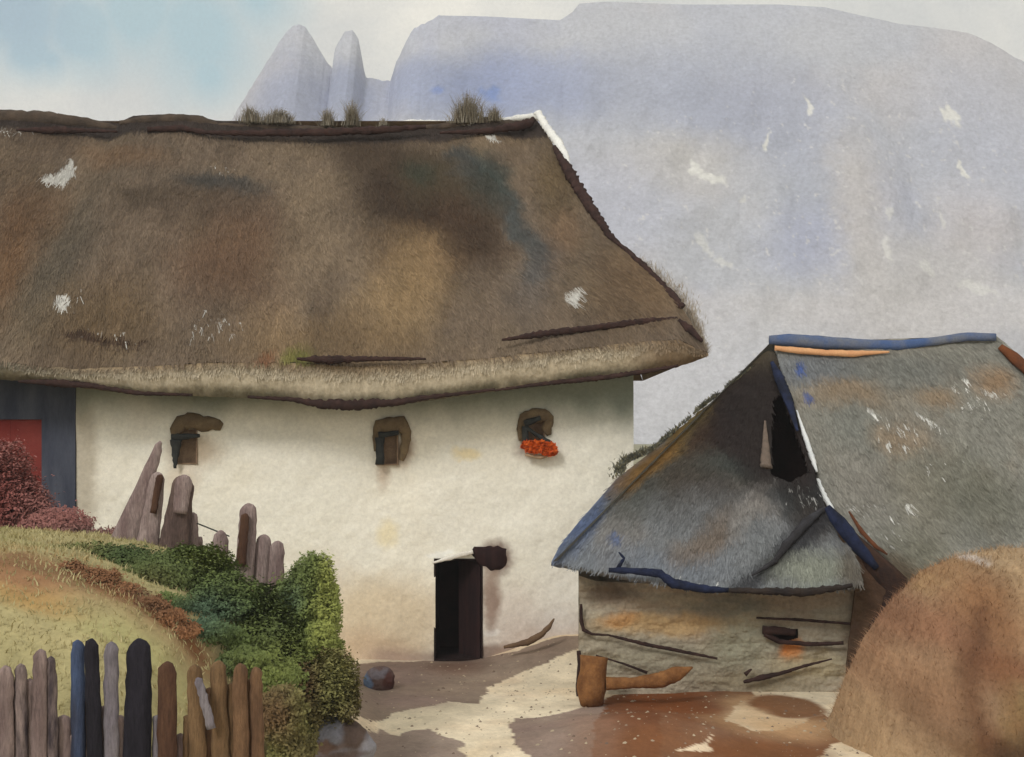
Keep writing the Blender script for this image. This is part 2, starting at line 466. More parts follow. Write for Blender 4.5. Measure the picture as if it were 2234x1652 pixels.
# front face climbs back over 70 m, rear slope falls away behind
depth = MD - 75 * (1 - tilt) + 90 * np.maximum(MV - 1, 0)
relief = 9 * fbm(MX / 150, MV * 5, seed=12) * np.sin(np.clip(MV, 0, 1) * math.pi) + 1.0 * fbm(MX / 60, MV * 22, seed=15) * np.sin(np.clip(MV, 0, 1) * math.pi)
Yd = depth + relief
Zd = np.where(MV <= 1, -4 + (topz + 4) * tilt, -4 + (topz + 4) * (1 - (MV - 1) ** 1.2))
Xd = (MX - CX) / F * MD
K = .98
m = Pigment(Xd, Zd, (188, 190, 198), K, warp=5, wscale=22, seed=21, jit=1.1, js=1.6)
def mp_(px, py):        # point of the mountain's face in its own metres
    return (px - CX) / F * MD, EYE + (HY - py) / F * (MD - 40)
def mb(px, py, rx, ry, col, alpha=1.0, soft=.6, ang=0):
    x, z = mp_(px, py); m.blob(x, z, rx * MD / F, ry * MD / F, col, alpha, soft, ang)
m.hue(30, [(176, 180, 202), (198, 192, 192), (182, 186, 200)], .55)
mb(1050, 130, 190, 90, (124, 138, 178), .85, .8)
mb(900, 110, 60, 60, (158, 168, 198), .7, .8)
mb(1180, 110, 120, 60, (142, 156, 198), .7, .8)
mb(650, 160, 110, 110, (150, 158, 184), .85, .6); mb(765, 140, 50, 90, (150, 158, 184), .85, .6)
mb(1450, 120, 260, 90, (164, 170, 190), .8, .8)
mb(1600, 230, 160, 100, (162, 168, 190), .7, .8)
mb(1690, 350, 60, 170, (166, 172, 190), .6, .8)
mb(1700, 530, 90, 60, (172, 178, 204), .7, .8)
mb(1420, 330, 130, 60, (198, 194, 190), .8, .7)
mb(1790, 480, 40, 170, (196, 190, 186), .7, .8)
mb(1900, 600, 150, 70, (202, 198, 196), .7, .8)
mb(2030, 480, 80, 70, (200, 192, 192), .6, .7)
mb(2100, 250, 160, 160, (184, 188, 204), .7, .8)
mb(1300, 420, 120, 110, (188, 190, 206), .6, .8)
mb(1850, 700, 420, 60, (208, 204, 204), .8, .7)
mb(1450, 860, 200, 140, (206, 206, 212), .9, .6)
mb(960, 148, 12, 10, (100, 130, 196), .7, .6); mb(1070, 146, 22, 16, (100, 132, 196), .7, .6)
for a in ((1708, 190, 9, 34, 15), (1612, 290, 6, 26, -12), (1495, 365, 40, 13, -12), (1465, 340, 12, 22, 20), (2005, 215, 14, 30, 38), (1475, 515, 10, 26, 30),
          (1515, 548, 28, 10, -35), (1990, 640, 36, 14, -20), (1915, 600, 14, 18, 30), (1830, 560, 10, 30, 0), (2030, 345, 5, 24, 20), (1960, 480, 6, 20, 0), (1560, 420, 6, 8, 0), (1850, 470, 8, 16, 0)):
    mb(a[0], a[1], a[2] * .82, a[3] * .82, (228, 227, 222), .95 if a[1] < 420 else .55, .3, a[4])
x0, z0 = mp_(1850, 500); m.flecks(x0, z0, 60, 40, 1.2, .05, (216, 214, 214), .7)
x0, z0 = mp_(1570, 770); m.mottle(12, .05)
m.mottle(3.5, .06, 9); m.mottle(1.2, .05, 10)
mtn = grid('mountain', np.stack([Xd, Yd, Zd], -1), material('mountain_rock', attr=True, grain=1.0, gamt=.16, bump=.45, bdist=.8, bscale=.9), None, m.out(), flip=True)
tag(mtn, kind='structure')

# ================================================================== the thatched cottage
cot = empty('thatched_cottage', (-4, 16.5, 0), label='long white cottage with a brown thatched roof and three small windows', cat='cottage')
WY, EY, RY = 16.5, 15.7, 19.6
EAVE_LOW = [(-400, 800), (0, 828), (60, 832), (300, 862), (480, 866), (600, 872), (700, 884), (760, 888), (850, 886), (950, 872), (1050, 858), (1200, 838), (1370, 818), (1480, 800), (1545, 778)]
EAVE_TOP = [(-400, 740), (0, 786), (160, 806), (300, 800), (480, 790), (640, 792), (780, 800), (950, 790), (1100, 778), (1250, 762), (1400, 745), (1480, 742), (1545, 772)]
RIDGE = [(-600, 230), (0, 243), (100, 250), (180, 258), (255, 268), (290, 252), (370, 248), (430, 253), (470, 264), (530, 268), (640, 272), (720, 278), (860, 276), (980, 272), (1060, 255), (1100, 262), (1140, 270), (1170, 264)]
HIP = [(264, 1172), (300, 1196), (335, 1214), (420, 1264), (530, 1328), (600, 1394), (680, 1478), (740, 1525), (774, 1546)]
XR_R = P(1172, 264, RY).x; XL = -12.0
ZR = P(600, 268, RY).z
nu, nv = 900, 300
u = np.linspace(0, 1, nu)[:, None]; vv = np.linspace(0, 1, nv)[None, :]
Yr = RY + (EY - RY) * vv
# right-hand hip profile in metres as a function of v
hy = np.array([h[0] for h in HIP], float); hx = np.array([h[1] for h in HIP], float)
ze_c = P(0, 772, EY).z; zr_c = P(0, 264, RY).z
vt = np.linspace(0, 1, 200); zt = zr_c + (ze_c - zr_c) * vt; Yt = RY + (EY - RY) * vt
pyt = HY - (zt - EYE) * F / Yt
xt = (np.interp(pyt, hy, hx) - CX) / F * Yt
Xright = np.interp(vv, vt, xt)
RXm = XL + (Xright - XL) * u
pr = CX + RXm * F / RY; pe = CX + RXm * F / EY
ridz = P(0, 0, RY).z - interp(RIDGE, pr) / F * RY
eavz = EYE + (HY - interp(EAVE_TOP, pe)) / F * EY
RZ = ridz + (eavz - ridz) * vv
bulge = np.sin(vv * math.pi)
RZ = RZ + .06 * bulge + .05 * fbm(RXm / .8, vv * 4, seed=5) * smooth(0, .06, vv)
RYm = Yr - .10 * fbm(RXm / .9, vv * 5, seed=6) - .03 * fbm(RXm / .12, vv * 30, seed=7)
# the ridge roll swells upward
RZ = RZ + 0 * RXm
sl_len = 5.2
SA, SB = RXm + 0 * vv, vv * sl_len + 0 * RXm
r = Pigment(SA, SB, (124, 108, 92), .76, warp=.45, wscale=1.1, seed=41, jit=.05, js=.08)
def rp(px, py):         # picture -> roof's own (x, distance down the slope)
    v_ = np.linspace(0, 1, 400)
    X_ = (px - CX) / F * (RY + (EY - RY) * v_)
    zz = np.interp(v_, [0, 1], [zr_c, ze_c]); p_ = HY - (zz - EYE) * F / (RY + (EY - RY) * v_)
    i = int(np.argmin(abs(p_ - py))); return float(X_[i]), float(v_[i] * sl_len)
def rb_(px, py, rx, ry, col, alpha=1.0, soft=.6, ang=0):
    a, b = rp(px, py); r.blob(a, b, rx * 17.5 / F, ry * 5.2 / 510, col, alpha, soft, ang)
r.hue(1.3, [(146, 128, 104), (106, 90, 72), (134, 114, 88)], .6, sb=2.0); r.hue(.9, [(96, 84, 72), (138, 120, 98), (104, 86, 68)], .5, seed=29, sb=7); r.hue(.5, [(100, 88, 74), (142, 124, 100)], .35, sb=.7)
rb_(0, 300, 300, 40, (92, 78, 66), .7, .7)
rb_(40, 420, 70, 60, (96, 80, 64), .6, .8)
rb_(130, 560, 60, 130, (96, 88, 76), .8, .8)
rb_(30, 560, 50, 120, (118, 86, 58), .7, .8)
rb_(270, 330, 110, 25, (132, 106, 82), .8, .7)
rb_(330, 410, 60, 26, (84, 72, 58), .8, .8)
rb_(490, 385, 95, 24, (68, 72, 72), .95, .6, 12)
rb_(470, 440, 130, 60, (92, 76, 62), .8, .8)
rb_(540, 540, 120, 90, (108, 82, 62), .8, .8)
rb_(680, 400, 60, 60, (140, 122, 100), .8, .8)
rb_(680, 520, 70, 80, (142, 124, 102), .7, .8)
rb_(870, 420, 110, 180, (66, 52, 40), .98, .7, -20); rb_(800, 340, 60, 40, (86, 72, 58), .8, .8)
rb_(960, 380, 90, 70, (84, 74, 56), .95, .7)
rb_(980, 490, 80, 90, (72, 54, 40), .95, .7)
rb_(930, 365, 40, 22, (56, 70, 58), .8, .8)
r.line([rp(1000, 325), rp(1050, 370), rp(1085, 450), rp(1120, 540), rp(1150, 600)], .16, (70, 78, 80), .85, .9)
rb_(1060, 400, 36, 60, (64, 72, 66), .8, .8)
rb_(1150, 590, 50, 70, (104, 98, 94), .7, .9)
rb_(880, 560, 70, 60, (158, 130, 96), .6, .9, -30)
rb_(860, 640, 60, 90, (160, 134, 98), .7, .9)
rb_(560, 690, 70, 50, (142, 118, 88), .6, .8)
rb_(1190, 400, 50, 80, (110, 92, 66), .8, .8)
rb_(1210, 520, 50, 50, (132, 106, 82), .7, .8)
rb_(1400, 640, 90, 60, (128, 104, 78), .7, .8)
rb_(700, 740, 200, 40, (126, 104, 76), .7, .8)
rb_(250, 690, 120, 60, (108, 88, 62), .7, .8)
rb_(650, 785, 30, 20, (112, 116, 50), .7, .7); rb_(565, 790, 24, 16, (126, 78, 50), .6, .7)
rb_(240, 725, 90, 9, (66, 48, 38), .85, .35, 4)
for a in ((122, 368, 14, 24), (112, 384, 10, 22), (97, 392, 8, 10), (1270, 636, 15, 11), (138, 656, 12, 8), (1072, 306, 16, 6)):
    rb_(*a, (214, 212, 206), .95, .22)
for a in ((450, 690, 45, 26), (40, 300, 60, 12), (500, 350, 40, 12), (240, 720, 60, 14), (170, 650, 30, 16)):
    x_, b_ = rp(a[0], a[1]); r.flecks(x_, b_, a[2] * 17.5 / F, a[3] / 100, .045, .11, (214, 212, 206), .9)
# weathered dark ridge course
r.mix(.97 * (1 - smooth(.36, .52, SB + .10 * fbm(SA / .5, SB * 3, seed=2))), (60, 51, 47))
r.mottle(.5, .26, 5, sb=1.4); r.mottle(.16, .14, 15, sb=.3); r.mottle(.05, .16, 6, sb=.35); r.mottle(.02, .12, 7, sb=.02)
r.poly([rp(*q) for q in ((860, 320), (1010, 318), (1060, 380), (1085, 450), (1060, 520), (1000, 570), (930, 550), (900, 470), (840, 400))], (70, 58, 46), .45, .5)
thatch = material('thatch', attr=True, grain=24, gamt=.16, bump=.6, bdist=.03, stretch=(1.3, .8, .8))
roof = grid('thatched_roof', np.stack([RXm + 0 * vv, RYm, RZ], -1), thatch, cot, r.out(), flip=False)
strands('loose_straw', np.stack([RXm + 0 * vv, RYm, RZ], -1), r.out(), 90000, .13, .006, np.random.RandomState(1), cot)
# thick cut edge of the eave
mrow = 26
tt = np.linspace(0, 1, mrow)[None, :]
ex = (XL + (xt[-1] - XL) * np.linspace(0, 1, 900))[:, None]
pe2 = CX + ex * F / EY
zt_, zb_ = EYE + (HY - interp(EAVE_TOP, pe2)) / F * EY, EYE + (HY - interp(EAVE_LOW, pe2)) / F * EY
EZ = zt_ + (zb_ - zt_) * tt + .02 * fbm(ex / .08, tt * 2, seed=3)
EYg = EY - .05 * np.sin(tt * math.pi) + .10 * tt ** 3 + .03 * fbm(ex / .1, tt * 4, seed=61)
e = Pigment(ex + 0 * tt, EZ, (184, 172, 150), 1.0, warp=.08, wscale=.3, seed=52)
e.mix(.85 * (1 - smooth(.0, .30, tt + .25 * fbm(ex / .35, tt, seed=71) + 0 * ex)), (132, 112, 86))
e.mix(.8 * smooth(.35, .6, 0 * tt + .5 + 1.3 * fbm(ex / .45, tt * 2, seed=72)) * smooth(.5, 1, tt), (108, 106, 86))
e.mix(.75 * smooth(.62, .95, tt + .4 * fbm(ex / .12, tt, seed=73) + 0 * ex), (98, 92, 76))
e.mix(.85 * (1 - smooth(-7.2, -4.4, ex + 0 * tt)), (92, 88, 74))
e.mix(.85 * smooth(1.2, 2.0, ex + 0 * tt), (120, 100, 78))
e.mottle(.05, .2, 3, sb=.3)
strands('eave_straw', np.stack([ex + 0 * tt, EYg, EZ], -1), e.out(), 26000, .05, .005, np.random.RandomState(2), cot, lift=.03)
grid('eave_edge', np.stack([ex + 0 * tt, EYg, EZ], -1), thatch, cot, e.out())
# underside
ug = np.zeros((900, 2, 3)); ug[:, 0, 0] = ug[:, 1, 0] = ex[:, 0]; ug[:, 0, 1] = EYg[:, -1]; ug[:, 1, 1] = WY + .5
ug[:, 0, 2] = EZ[:, -1]; ug[:, 1, 2] = EZ[:, -1] + .25
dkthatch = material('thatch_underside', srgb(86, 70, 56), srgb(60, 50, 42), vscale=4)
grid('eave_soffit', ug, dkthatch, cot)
# hip end and rear slope
EBY = 2 * RY - EY
hipL = np.stack([xt, Yt, np.interp(vt, [0, 1], [zr_c, ze_c]) + .06 * np.sin(vt * math.pi)], -1)
hipR = hipL.copy(); hipR[:, 1] = 2 * RY - hipL[:, 1]
w = np.linspace(0, 1, 30)[None, :, None]
HG = hipL[:, None] * (1 - w) + hipR[:, None] * w
brown = material('thatch_plain', srgb(122, 102, 78), srgb(92, 76, 60), vscale=1.6, grain=40, bump=.6)
grid('hip_end', HG, brown, cot)
BG = np.zeros((60, 2, 3)); bx = np.linspace(0, 1, 60)
BG[:, 0] = np.stack([XL + (xt[0] - XL) * bx, 0 * bx + RY, 0 * bx + zr_c], -1)
BG[:, 1] = np.stack([XL + (xt[-1] - XL) * bx, 0 * bx + EBY, 0 * bx + ze_c], -1)
grid('rear_slope', BG, brown, cot, flip=True)

# walls
HOLES = [(384, 936, 428, 1010), (824, 944, 866, 1012), (1141, 916, 1186, 966), (950, 1222, 1050, 1440)]
wx0, wx1 = P(166, 0, WY).x, P(1382, 0, WY).x
wz1 = 4.05
WX, WZ = np.meshgrid(np.linspace(wx0, wx1, 640), np.linspace(-.2, wz1, 330), indexing='ij')
wc = Pigment(WX, WZ, (230, 226, 213), 1.10, warp=.10, wscale=.5, seed=63)
def wp(px, py): q = P(px, py, WY); return q.x, q.z
def wb(px, py, rx, ry, col, alpha=1.0, soft=.5, ang=0):
    a, b = wp(px, py); wc.blob(a, b, rx * WY / F, ry * WY / F, col, alpha, soft, ang)
wc.hue(1.2, [(234, 230, 218), (222, 214, 200), (230, 224, 208)], .6)
wb(840, 1360, 150, 100, (206, 186, 154), .75, .5)
wb(800, 1440, 120, 60, (192, 168, 142), .7, .5)
wb(1190, 1400, 120, 60, (184, 170, 162), .9, .6); wb(1080, 1425, 150, 22, (140, 120, 108), .9, .5, 6); wb(1230, 1370, 50, 60, (190, 178, 174), .7, .6); wb(870, 1440, 70, 24, (150, 128, 118), .7, .7); wb(1075, 1375, 20, 8, (240, 238, 234), .9, .4)
wb(1120, 1330, 60, 60, (212, 200, 190), .7, .7)
wb(1230, 1300, 60, 80, (226, 222, 214), .7, .7)
wb(1020, 985, 30, 12, (228, 206, 150), .6, .6); wb(850, 1160, 20, 26, (230, 212, 160), .5, .6)
wb(185, 1000, 26, 170, (176, 166, 148), .8, .6)
# eave shadow painted as a grey-green band on the wall; rust runs below the small windows
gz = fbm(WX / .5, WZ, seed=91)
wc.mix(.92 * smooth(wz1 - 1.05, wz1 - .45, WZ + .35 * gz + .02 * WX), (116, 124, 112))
wb(430, 980, 50, 40, (170, 146, 118), .7, .7); wb(400, 1050, 30, 30, (196, 172, 148), .5, .8)
wb(880, 990, 18, 34, (156, 128, 104), .8, .7); wb(840, 1035, 14, 30, (176, 150, 128), .6, .8)
wb(1150, 980, 26, 22, (150, 136, 128), .7, .7)
wb(1085, 1215, 34, 34, (92, 56, 46), .9, .5, 20); wb(1070, 1300, 18, 70, (122, 88, 72), .75, .6)
wb(960, 1205, 30, 8, (240, 238, 232), .8, .5)
wc.mottle(.6, .05); wc.mottle(.05, .05, 7)
keep = np.ones((639, 329), bool)
cxw = (WX[:-1, :-1] + WX[1:, 1:]) / 2; czw = (WZ[:-1, :-1] + WZ[1:, 1:]) / 2
for (a, b, c, d) in HOLES:
    x0, z1 = wp(a, b); x1, z0 = wp(c, d)
    keep &= ~((cxw > x0) & (cxw < x1) & (czw > z0) & (czw < z1))
plaster = material('lime_plaster', attr=True, grain=22, gamt=.09, bump=.35, bdist=.02, bscale=30)
WYg = WY + .05 * fbm(WX / .8, WZ / .8, seed=17) * 2 + .006 * fbm(WX / .1, WZ / .1, seed=19) * 2
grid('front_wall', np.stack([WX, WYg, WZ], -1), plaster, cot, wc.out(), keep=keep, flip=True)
plain_plaster = material('lime_plaster_plain', srgb(224, 216, 198), srgb(212, 204, 186), vscale=1, grain=30, gamt=.05, bump=.5)
mb_ = MB(); mb_.add(box((wx1 - .3, WY + .09, -.2), (wx1, EBY - .7, 4.0)))
mb_.add(box((XL + .3, EBY - .9, -.2), (wx1 - .3, EBY - .7, 4.0)))
mb_.build('side_wall', plain_plaster, cot, False)

dark = material('dark_recess', srgb(44, 30, 28), srgb(30, 24, 24), vscale=3, gamt=.1, bump=.3)
slate = material('window_timber', srgb(62, 64, 62), srgb(48, 50, 50), vscale=8, grain=80)
stone_br = material('window_hood_turf', srgb(130, 112, 86), srgb(104, 88, 68), vscale=6, grain=50, bump=.7)
umber = material('window_panel', srgb(146, 124, 102), srgb(118, 96, 78), vscale=5, grain=60)
def window(hole, hood, bars, name='window'):
    a, b, c, d = hole
    x0, z1 = wp(a, b); x1, z0 = wp(c, d)
    m_ = MB(); y0, y1 = WY - .02, WY + .11
    for bx_ in (((x0 - .02, y0, z0 - .02), (x0 + .0, y1, z1 + .02)), ((x1, y0, z0 - .02), (x1 + .02, y1, z1 + .02)),
                ((x0, y0, z0 - .02), (x1, y1, z0)), ((x0, y0, z1), (x1, y1, z1 + .02)), ((x0, y1 - .02, z0), (x1, y1, z1))):
        m_.add(box(*bx_))
    wdw = m_.build(name, umber, cot, False)
    # recess panel lies deeper; rounded turf hood over the opening
    hb = MB(); hb.add(tube([P(px, py, WY - .03) for px, py, r_ in hood], [r_ * WY / F for px, py, r_ in hood], 12, .16, int(a), .55))
    h_ = hb.build('window_hood', stone_br, wdw)
    for i, (p0, p1, w0, w1) in enumerate(bars):
        v_, f_ = tube([P(*p0, WY - .10), P(*p1, WY - .10)], [w0 * WY / F, w1 * WY / F], 6, .18, i + int(b), .5)
        mesh('frame_bar', v_, f_, slate, wdw)
    return wdw
window(HOLES[0], [(382, 962, 5), (384, 940, 13), (396, 922, 18), (420, 918, 17), (442, 924, 17), (466, 924, 15), (484, 932, 8)], [((384, 960), (382, 1022), 13, 3), ((374, 955), (436, 951), 9, 4)])
window(HOLES[1], [(820, 985, 4), (821, 955, 9), (828, 930, 15), (852, 928, 17), (874, 924, 16), (886, 944, 11), (884, 975, 10), (876, 1005, 5)], [((829, 955), (828, 1014), 10, 9), ((826, 950), (870, 944), 8, 4)])
window(HOLES[2], [(1135, 962, 4), (1136, 938, 9), (1144, 914, 14), (1164, 908, 15), (1186, 906, 15), (1200, 912, 10), (1192, 934, 11), (1198, 950, 5)], [((1146, 930), (1146, 966), 7, 6), ((1144, 925), (1180, 912), 8, 5), ((1148, 934), (1202, 968), 4, 5)])

# door: dark opening, leaf standing ajar inside, pale lintel
x0, z1 = wp(950, 1222); x1, z0 = wp(1050, 1440)
dm = MB()
for bx_ in (((x0 - .02, WY - .01, -.1), (x0, WY + .9, z1)), ((x1, WY - .01, -.1), (x1 + .02, WY + .9, z1)), ((x0 - .02, WY + .88, -.1), (x1 + .02, WY + .9, z1)),
            ((x0 - .02, WY - .01, z1), (x1 + .02, WY + .9, z1 + .02)), ((x0, WY, -.12), (x1, WY + .9, -.1 + .12))):
    dm.add(box(*bx_))
door = dm.build('doorway', dark, cot, False)
leafm = material('door_wood', srgb(52, 34, 33), srgb(36, 25, 26), vscale=4, grain=50, stretch=(3, 3, .5))
V_ = []
hx_, hz0, hz1 = x1 - .02, .02, z1 - .03
for (xx, yy) in ((hx_, WY + .02), (hx_ - .30, WY + .42), (hx_ - .26, WY + .46), (hx_ + .04, WY + .06)):
    V_ += [(xx, yy, hz0), (xx, yy, hz1)]
mesh('door_leaf', V_, [(0, 2, 3, 1), (2, 4, 5, 3), (4, 6, 7, 5), (6, 0, 1, 7), (1, 3, 5, 7), (0, 6, 4, 2)], leafm, door, None, False)
v_, f_ = tube([P(944, 1228, WY - .05), P(985, 1216, WY - .06), P(1032, 1204, WY - .05)], [.012, .035, .03], 8, .25, 4, .5)
mesh('lintel', v_, f_, material('limewashed_lintel', srgb(238, 234, 226), srgb(222, 216, 204)), door)
hb = MB(); hb.add(tube([P(px, py, WY - .0) for px, py in ((1030, 1200), (1052, 1212), (1078, 1218), (1096, 1224), (1108, 1228))], [.05, .12, .19, .17, .05], 12, .22, 3, .3))
hb.build('door_hood', leafm, door)
# blue-black byre end of the same building with a red door
byre = material('blue_black_boards', srgb(84, 88, 100), srgb(62, 66, 80), vscale=1.6, grain=34, gamt=.1, stretch=(2, 1, .5))
m_ = MB(); xb0, xb1 = XL + .3, wx0 - .004
rx1 = P(92, 0, WY).x; zr1 = P(0, 915, WY).z
m_.add(box((rx1, WY - .02, 0), (xb1, WY + .25, wz1))); m_.add(box((xb0, WY - .02, zr1), (rx1, WY + .25, wz1))); m_.add(box((xb0, WY - .02, 0), (rx1 - 1.3, WY + .25, zr1)))
m_.build('byre_wall', byre, cot, False)
m_ = MB(); nb = 6
for i in range(nb):
    a_ = rx1 - 1.3 + i * 1.3 / nb
    m_.add(box((a_ + .001, WY + .03 - .003 * (i % 2), 0.02), (a_ + 1.3 / nb - .001, WY + .09, zr1 - .003)))
reddoor = m_.build('byre_door', material('red_door_paint', srgb(118, 46, 42), srgb(136, 66, 60), vscale=1.3, grain=34, gamt=.1), cot, False)
v_, f_ = tube([P(70, 1040, WY - .01), P(70, 1062, WY - .01)], [.02, .02], 6, .1, 3)
mesh('door_handle', v_, f_, slate, reddoor)

# thatching rods: dark weathered wood pegged on the thatch; eave shadow line modelled as dark strips
rodm = material('thatching_rod_wood', srgb(66, 48, 44), srgb(48, 36, 34), vscale=9, grain=90, bump=.6)
def on_roof(px, py, lift=.07):
    a, b = rp(px, py); v_ = b / sl_len
    Y_ = RY + (EY - RY) * v_
    return Vector((a, Y_ - lift - .02, EYE + (HY - py) / F * Y_ + lift))
def rod(name, pts, ws, seed, parent=cot, conv=on_roof, rough=.3, mat=None):
    Q = [conv(px, py) for px, py in pts]
    v_, f_ = tube(Q, [w_ * (.72 if conv is on_roof else .55) * q.y / F for w_, q in zip(ws, Q)], 7, rough, seed, .6)
    return mesh(name, v_, f_, mat or rodm, parent)
rod('thatching_rod', ((1095, 755), (1180, 742), (1300, 728), (1400, 716), (1476, 708)), (4, 11, 9, 12, 5), 1)
rod('thatching_rod', ((650, 796), (720, 798), (800, 796), (930, 796)), (4, 15, 8, 4), 2)
rod('thatching_rod', ((40, 296), (120, 297), (180, 298), (260, 300)), (3, 12, 8, 3), 3)
rod('thatching_rod', ((325, 296), (400, 293), (450, 302), (560, 304), (700, 302), (820, 297), (930, 290)), (8, 10, 7, 10, 12, 12, 6), 4)
rod('thatching_rod', ((960, 303), (1050, 300), (1110, 292), (1150, 284), (1165, 272)), (4, 9, 12, 16, 8), 5)
rod('hip_pole', ((1208, 332), (1240, 388), (1290, 470), (1330, 528), (1352, 548)), (6, 18, 15, 10, 5), 6)
rod('hip_pole', ((1350, 545), (1400, 590), (1440, 630), (1486, 684)), (6, 9, 10, 12), 7)
rod('hip_pole', ((1478, 712), (1500, 730), (1530, 758)), (6, 13, 5), 8)
def at_eave(px, py): q = P(px, py, EY - .06); return q
rod('eave_shadow_strip', ((40, 832), (120, 836), (200, 842), (300, 858), (420, 862)), (5, 16, 10, 9, 5), 9, conv=at_eave, rough=.3)  # shadow crevice along the eave's lower edge, built as dark strips
rod('eave_shadow_strip', ((540, 866), (640, 872), (700, 882), (780, 884), (860, 878), (960, 864), (1080, 850)), (5, 10, 18, 22, 15, 9, 5), 10, conv=at_eave)
rod('eave_shadow_strip', ((1080, 852), (1180, 838), (1300, 826), (1400, 812), (1480, 798)), (5, 8, 11, 9, 6), 11, conv=at_eave)
# white limed flashing on the ridge and down the hip
lime = material('lime_flashing', srgb(228, 228, 224), srgb(214, 214, 212), vscale=5)
def back_ridge(px, py): return P(px, py, RY + .05)
rod('lime_flashing', ((845, 268), (900, 265), (980, 268), (1100, 262), (1160, 254), (1178, 258)), (3, 8, 8, 10, 14, 10), 12, conv=back_ridge, mat=lime, rough=.2)
rod('lime_flashing', ((1172, 258), (1190, 288), (1215, 322), (1232, 350), (1242, 376)), (12, 12, 14, 12, 3), 13, mat=lime, rough=.2)
# dark ridge roll in low humps
bumpm = MB()
rdg = material('ridge_turf', srgb(84, 72, 62), srgb(62, 54, 48), vscale=4, grain=46, bump=.8)
for i, (pts, ws) in enumerate(((((-40, 262), (60, 262), (130, 266), (200, 274), (262, 284)), (44, 42, 36, 28, 14)),
                               (((262, 270), (320, 266), (400, 262), (440, 268), (480, 276)), (14, 26, 28, 26, 12)),
                               (((470, 276), (620, 282), (760, 286), (900, 282), (1000, 274), (1060, 270), (1110, 272), (1160, 274)), (16, 18, 16, 12, 16, 26, 20, 12)))):
    Q = [P(a, b, RY - .05) for a, b in pts]
    bm1 = MB(); bm1.add(tube(Q, [w_ * .5 * RY / F for w_ in ws], 10, .16, 20 + i, 1.0)); bm1.build('ridge_roll', rdg, cot)

# ================================================================== planting
def bush(name, px_blobs, n, size, base, washes, label, cat, seed, group=None, stems=True, foot=None, k=1.0):
    rs = np.random.RandomState(seed)
    blobs = []
    for (px, py, Y, rx, ry, ryd) in px_blobs:
        blobs.append((P(px, py, Y), (rx * Y / F, ryd, ry * Y / F)))
    cx_, cy_ = blobs[0][0].x, blobs[0][0].y
    root = empty(name, (cx_, cy_, float(gheight(cx_, cy_))), label=label, cat=cat, group=group)
    p, V, Fc = leaf_cloud(blobs, n, size, rs, seed=seed)
    pg = Pigment(p[:, 0], p[:, 2], base, k, warp=.06, wscale=.25, seed=seed)
    for (px, py, rx, ry, col, al) in washes:
        q = P(px, py, blobs[0][0].y); pg.blob(q.x, q.z, rx * q.y / F, ry * q.y / F, col, al, .7)
    pg.mottle(.3, .3, 2); pg.c *= (.86 + .28 * rs.rand(len(p)))[:, None]
    mesh('foliage', V, Fc, leafmat, root, np.repeat(pg.out(), 4, axis=0), False)
    if stems:
        for i, (c_, r_) in enumerate(blobs):
            for j in range(1):
                m_ = MB()
                gx, gy = c_.x + (rs.rand() - .5) * r_[0], c_.y + (rs.rand() - .5) * r_[1]
                m_.add(tube([(gx, gy, float(gheight(gx, gy)) - .03), ((gx + c_.x) / 2, (gy + c_.y) / 2, (c_.z + float(gheight(gx, gy))) / 2), (c_.x + (rs.rand() - .5) * r_[0], c_.y, c_.z + r_[2] * .5)], [.018, .013, .006], 5, .1, j))
                m_.build('stem', material('bush_stem', srgb(86, 68, 50), srgb(62, 50, 40)), root)
    return root
G1, G2, G3, TEAL, OLV = (88, 100, 58), (112, 122, 66), (152, 158, 84), (64, 90, 84), (116, 106, 70)
LS = .017
bush('green_shrub', [(300, 1305, 10.6, 70, 30, .3), (110, 1208, 11.2, 60, 16, .3), (190, 1215, 11.2, 90, 28, .3), (270, 1232, 11.2, 90, 44, .35), (350, 1262, 11, 90, 56, .4)], 46000, LS, G1,
     [(120, 1205, 80, 20, (120, 120, 74), .6), (250, 1205, 60, 20, (70, 86, 50), .8), (300, 1275, 70, 30, (92, 86, 52), .6)],
     'low dark green shrub below the three leaning fence stakes', 'shrub', 11)
bush('green_shrub', [(420, 1248, 11.3, 90, 62, .45), (400, 1350, 10.5, 70, 34, .3), (470, 1400, 10.5, 70, 36, .3), (360, 1322, 10.3, 60, 26, .25), (440, 1378, 10.2, 60, 28, .25), (480, 1310, 11, 90, 66, .45), (420, 1330, 10.8, 70, 44, .4)], 60000, LS, (92, 106, 58),
     [(500, 1310, 60, 35, TEAL, .6), (440, 1220, 60, 25, (112, 120, 64), .6), (380, 1335, 60, 30, (88, 76, 48), .6)],
     'broad green shrub with blue-green shadows in the middle of the bank', 'shrub', 12)  # the blue-green patches are the leaves' own colour
bush('green_shrub', [(590, 1345, 11.4, 90, 70, .45), (550, 1450, 10.6, 80, 40, .3), (600, 1480, 10.6, 70, 40, .3), (530, 1440, 10.1, 60, 26, .25), (590, 1490, 10, 50, 34, .25), (530, 1390, 11, 100, 52, .45), (620, 1430, 11.2, 90, 70, .45)], 64000, LS, G1,
     [(500, 1395, 60, 22, TEAL, .6), (640, 1420, 70, 50, (116, 124, 62), .6), (600, 1460, 30, 30, TEAL, .5), (560, 1340, 60, 30, (104, 116, 62), .5)],
     'rounded green shrub beneath the three upright fence stakes', 'shrub', 13)
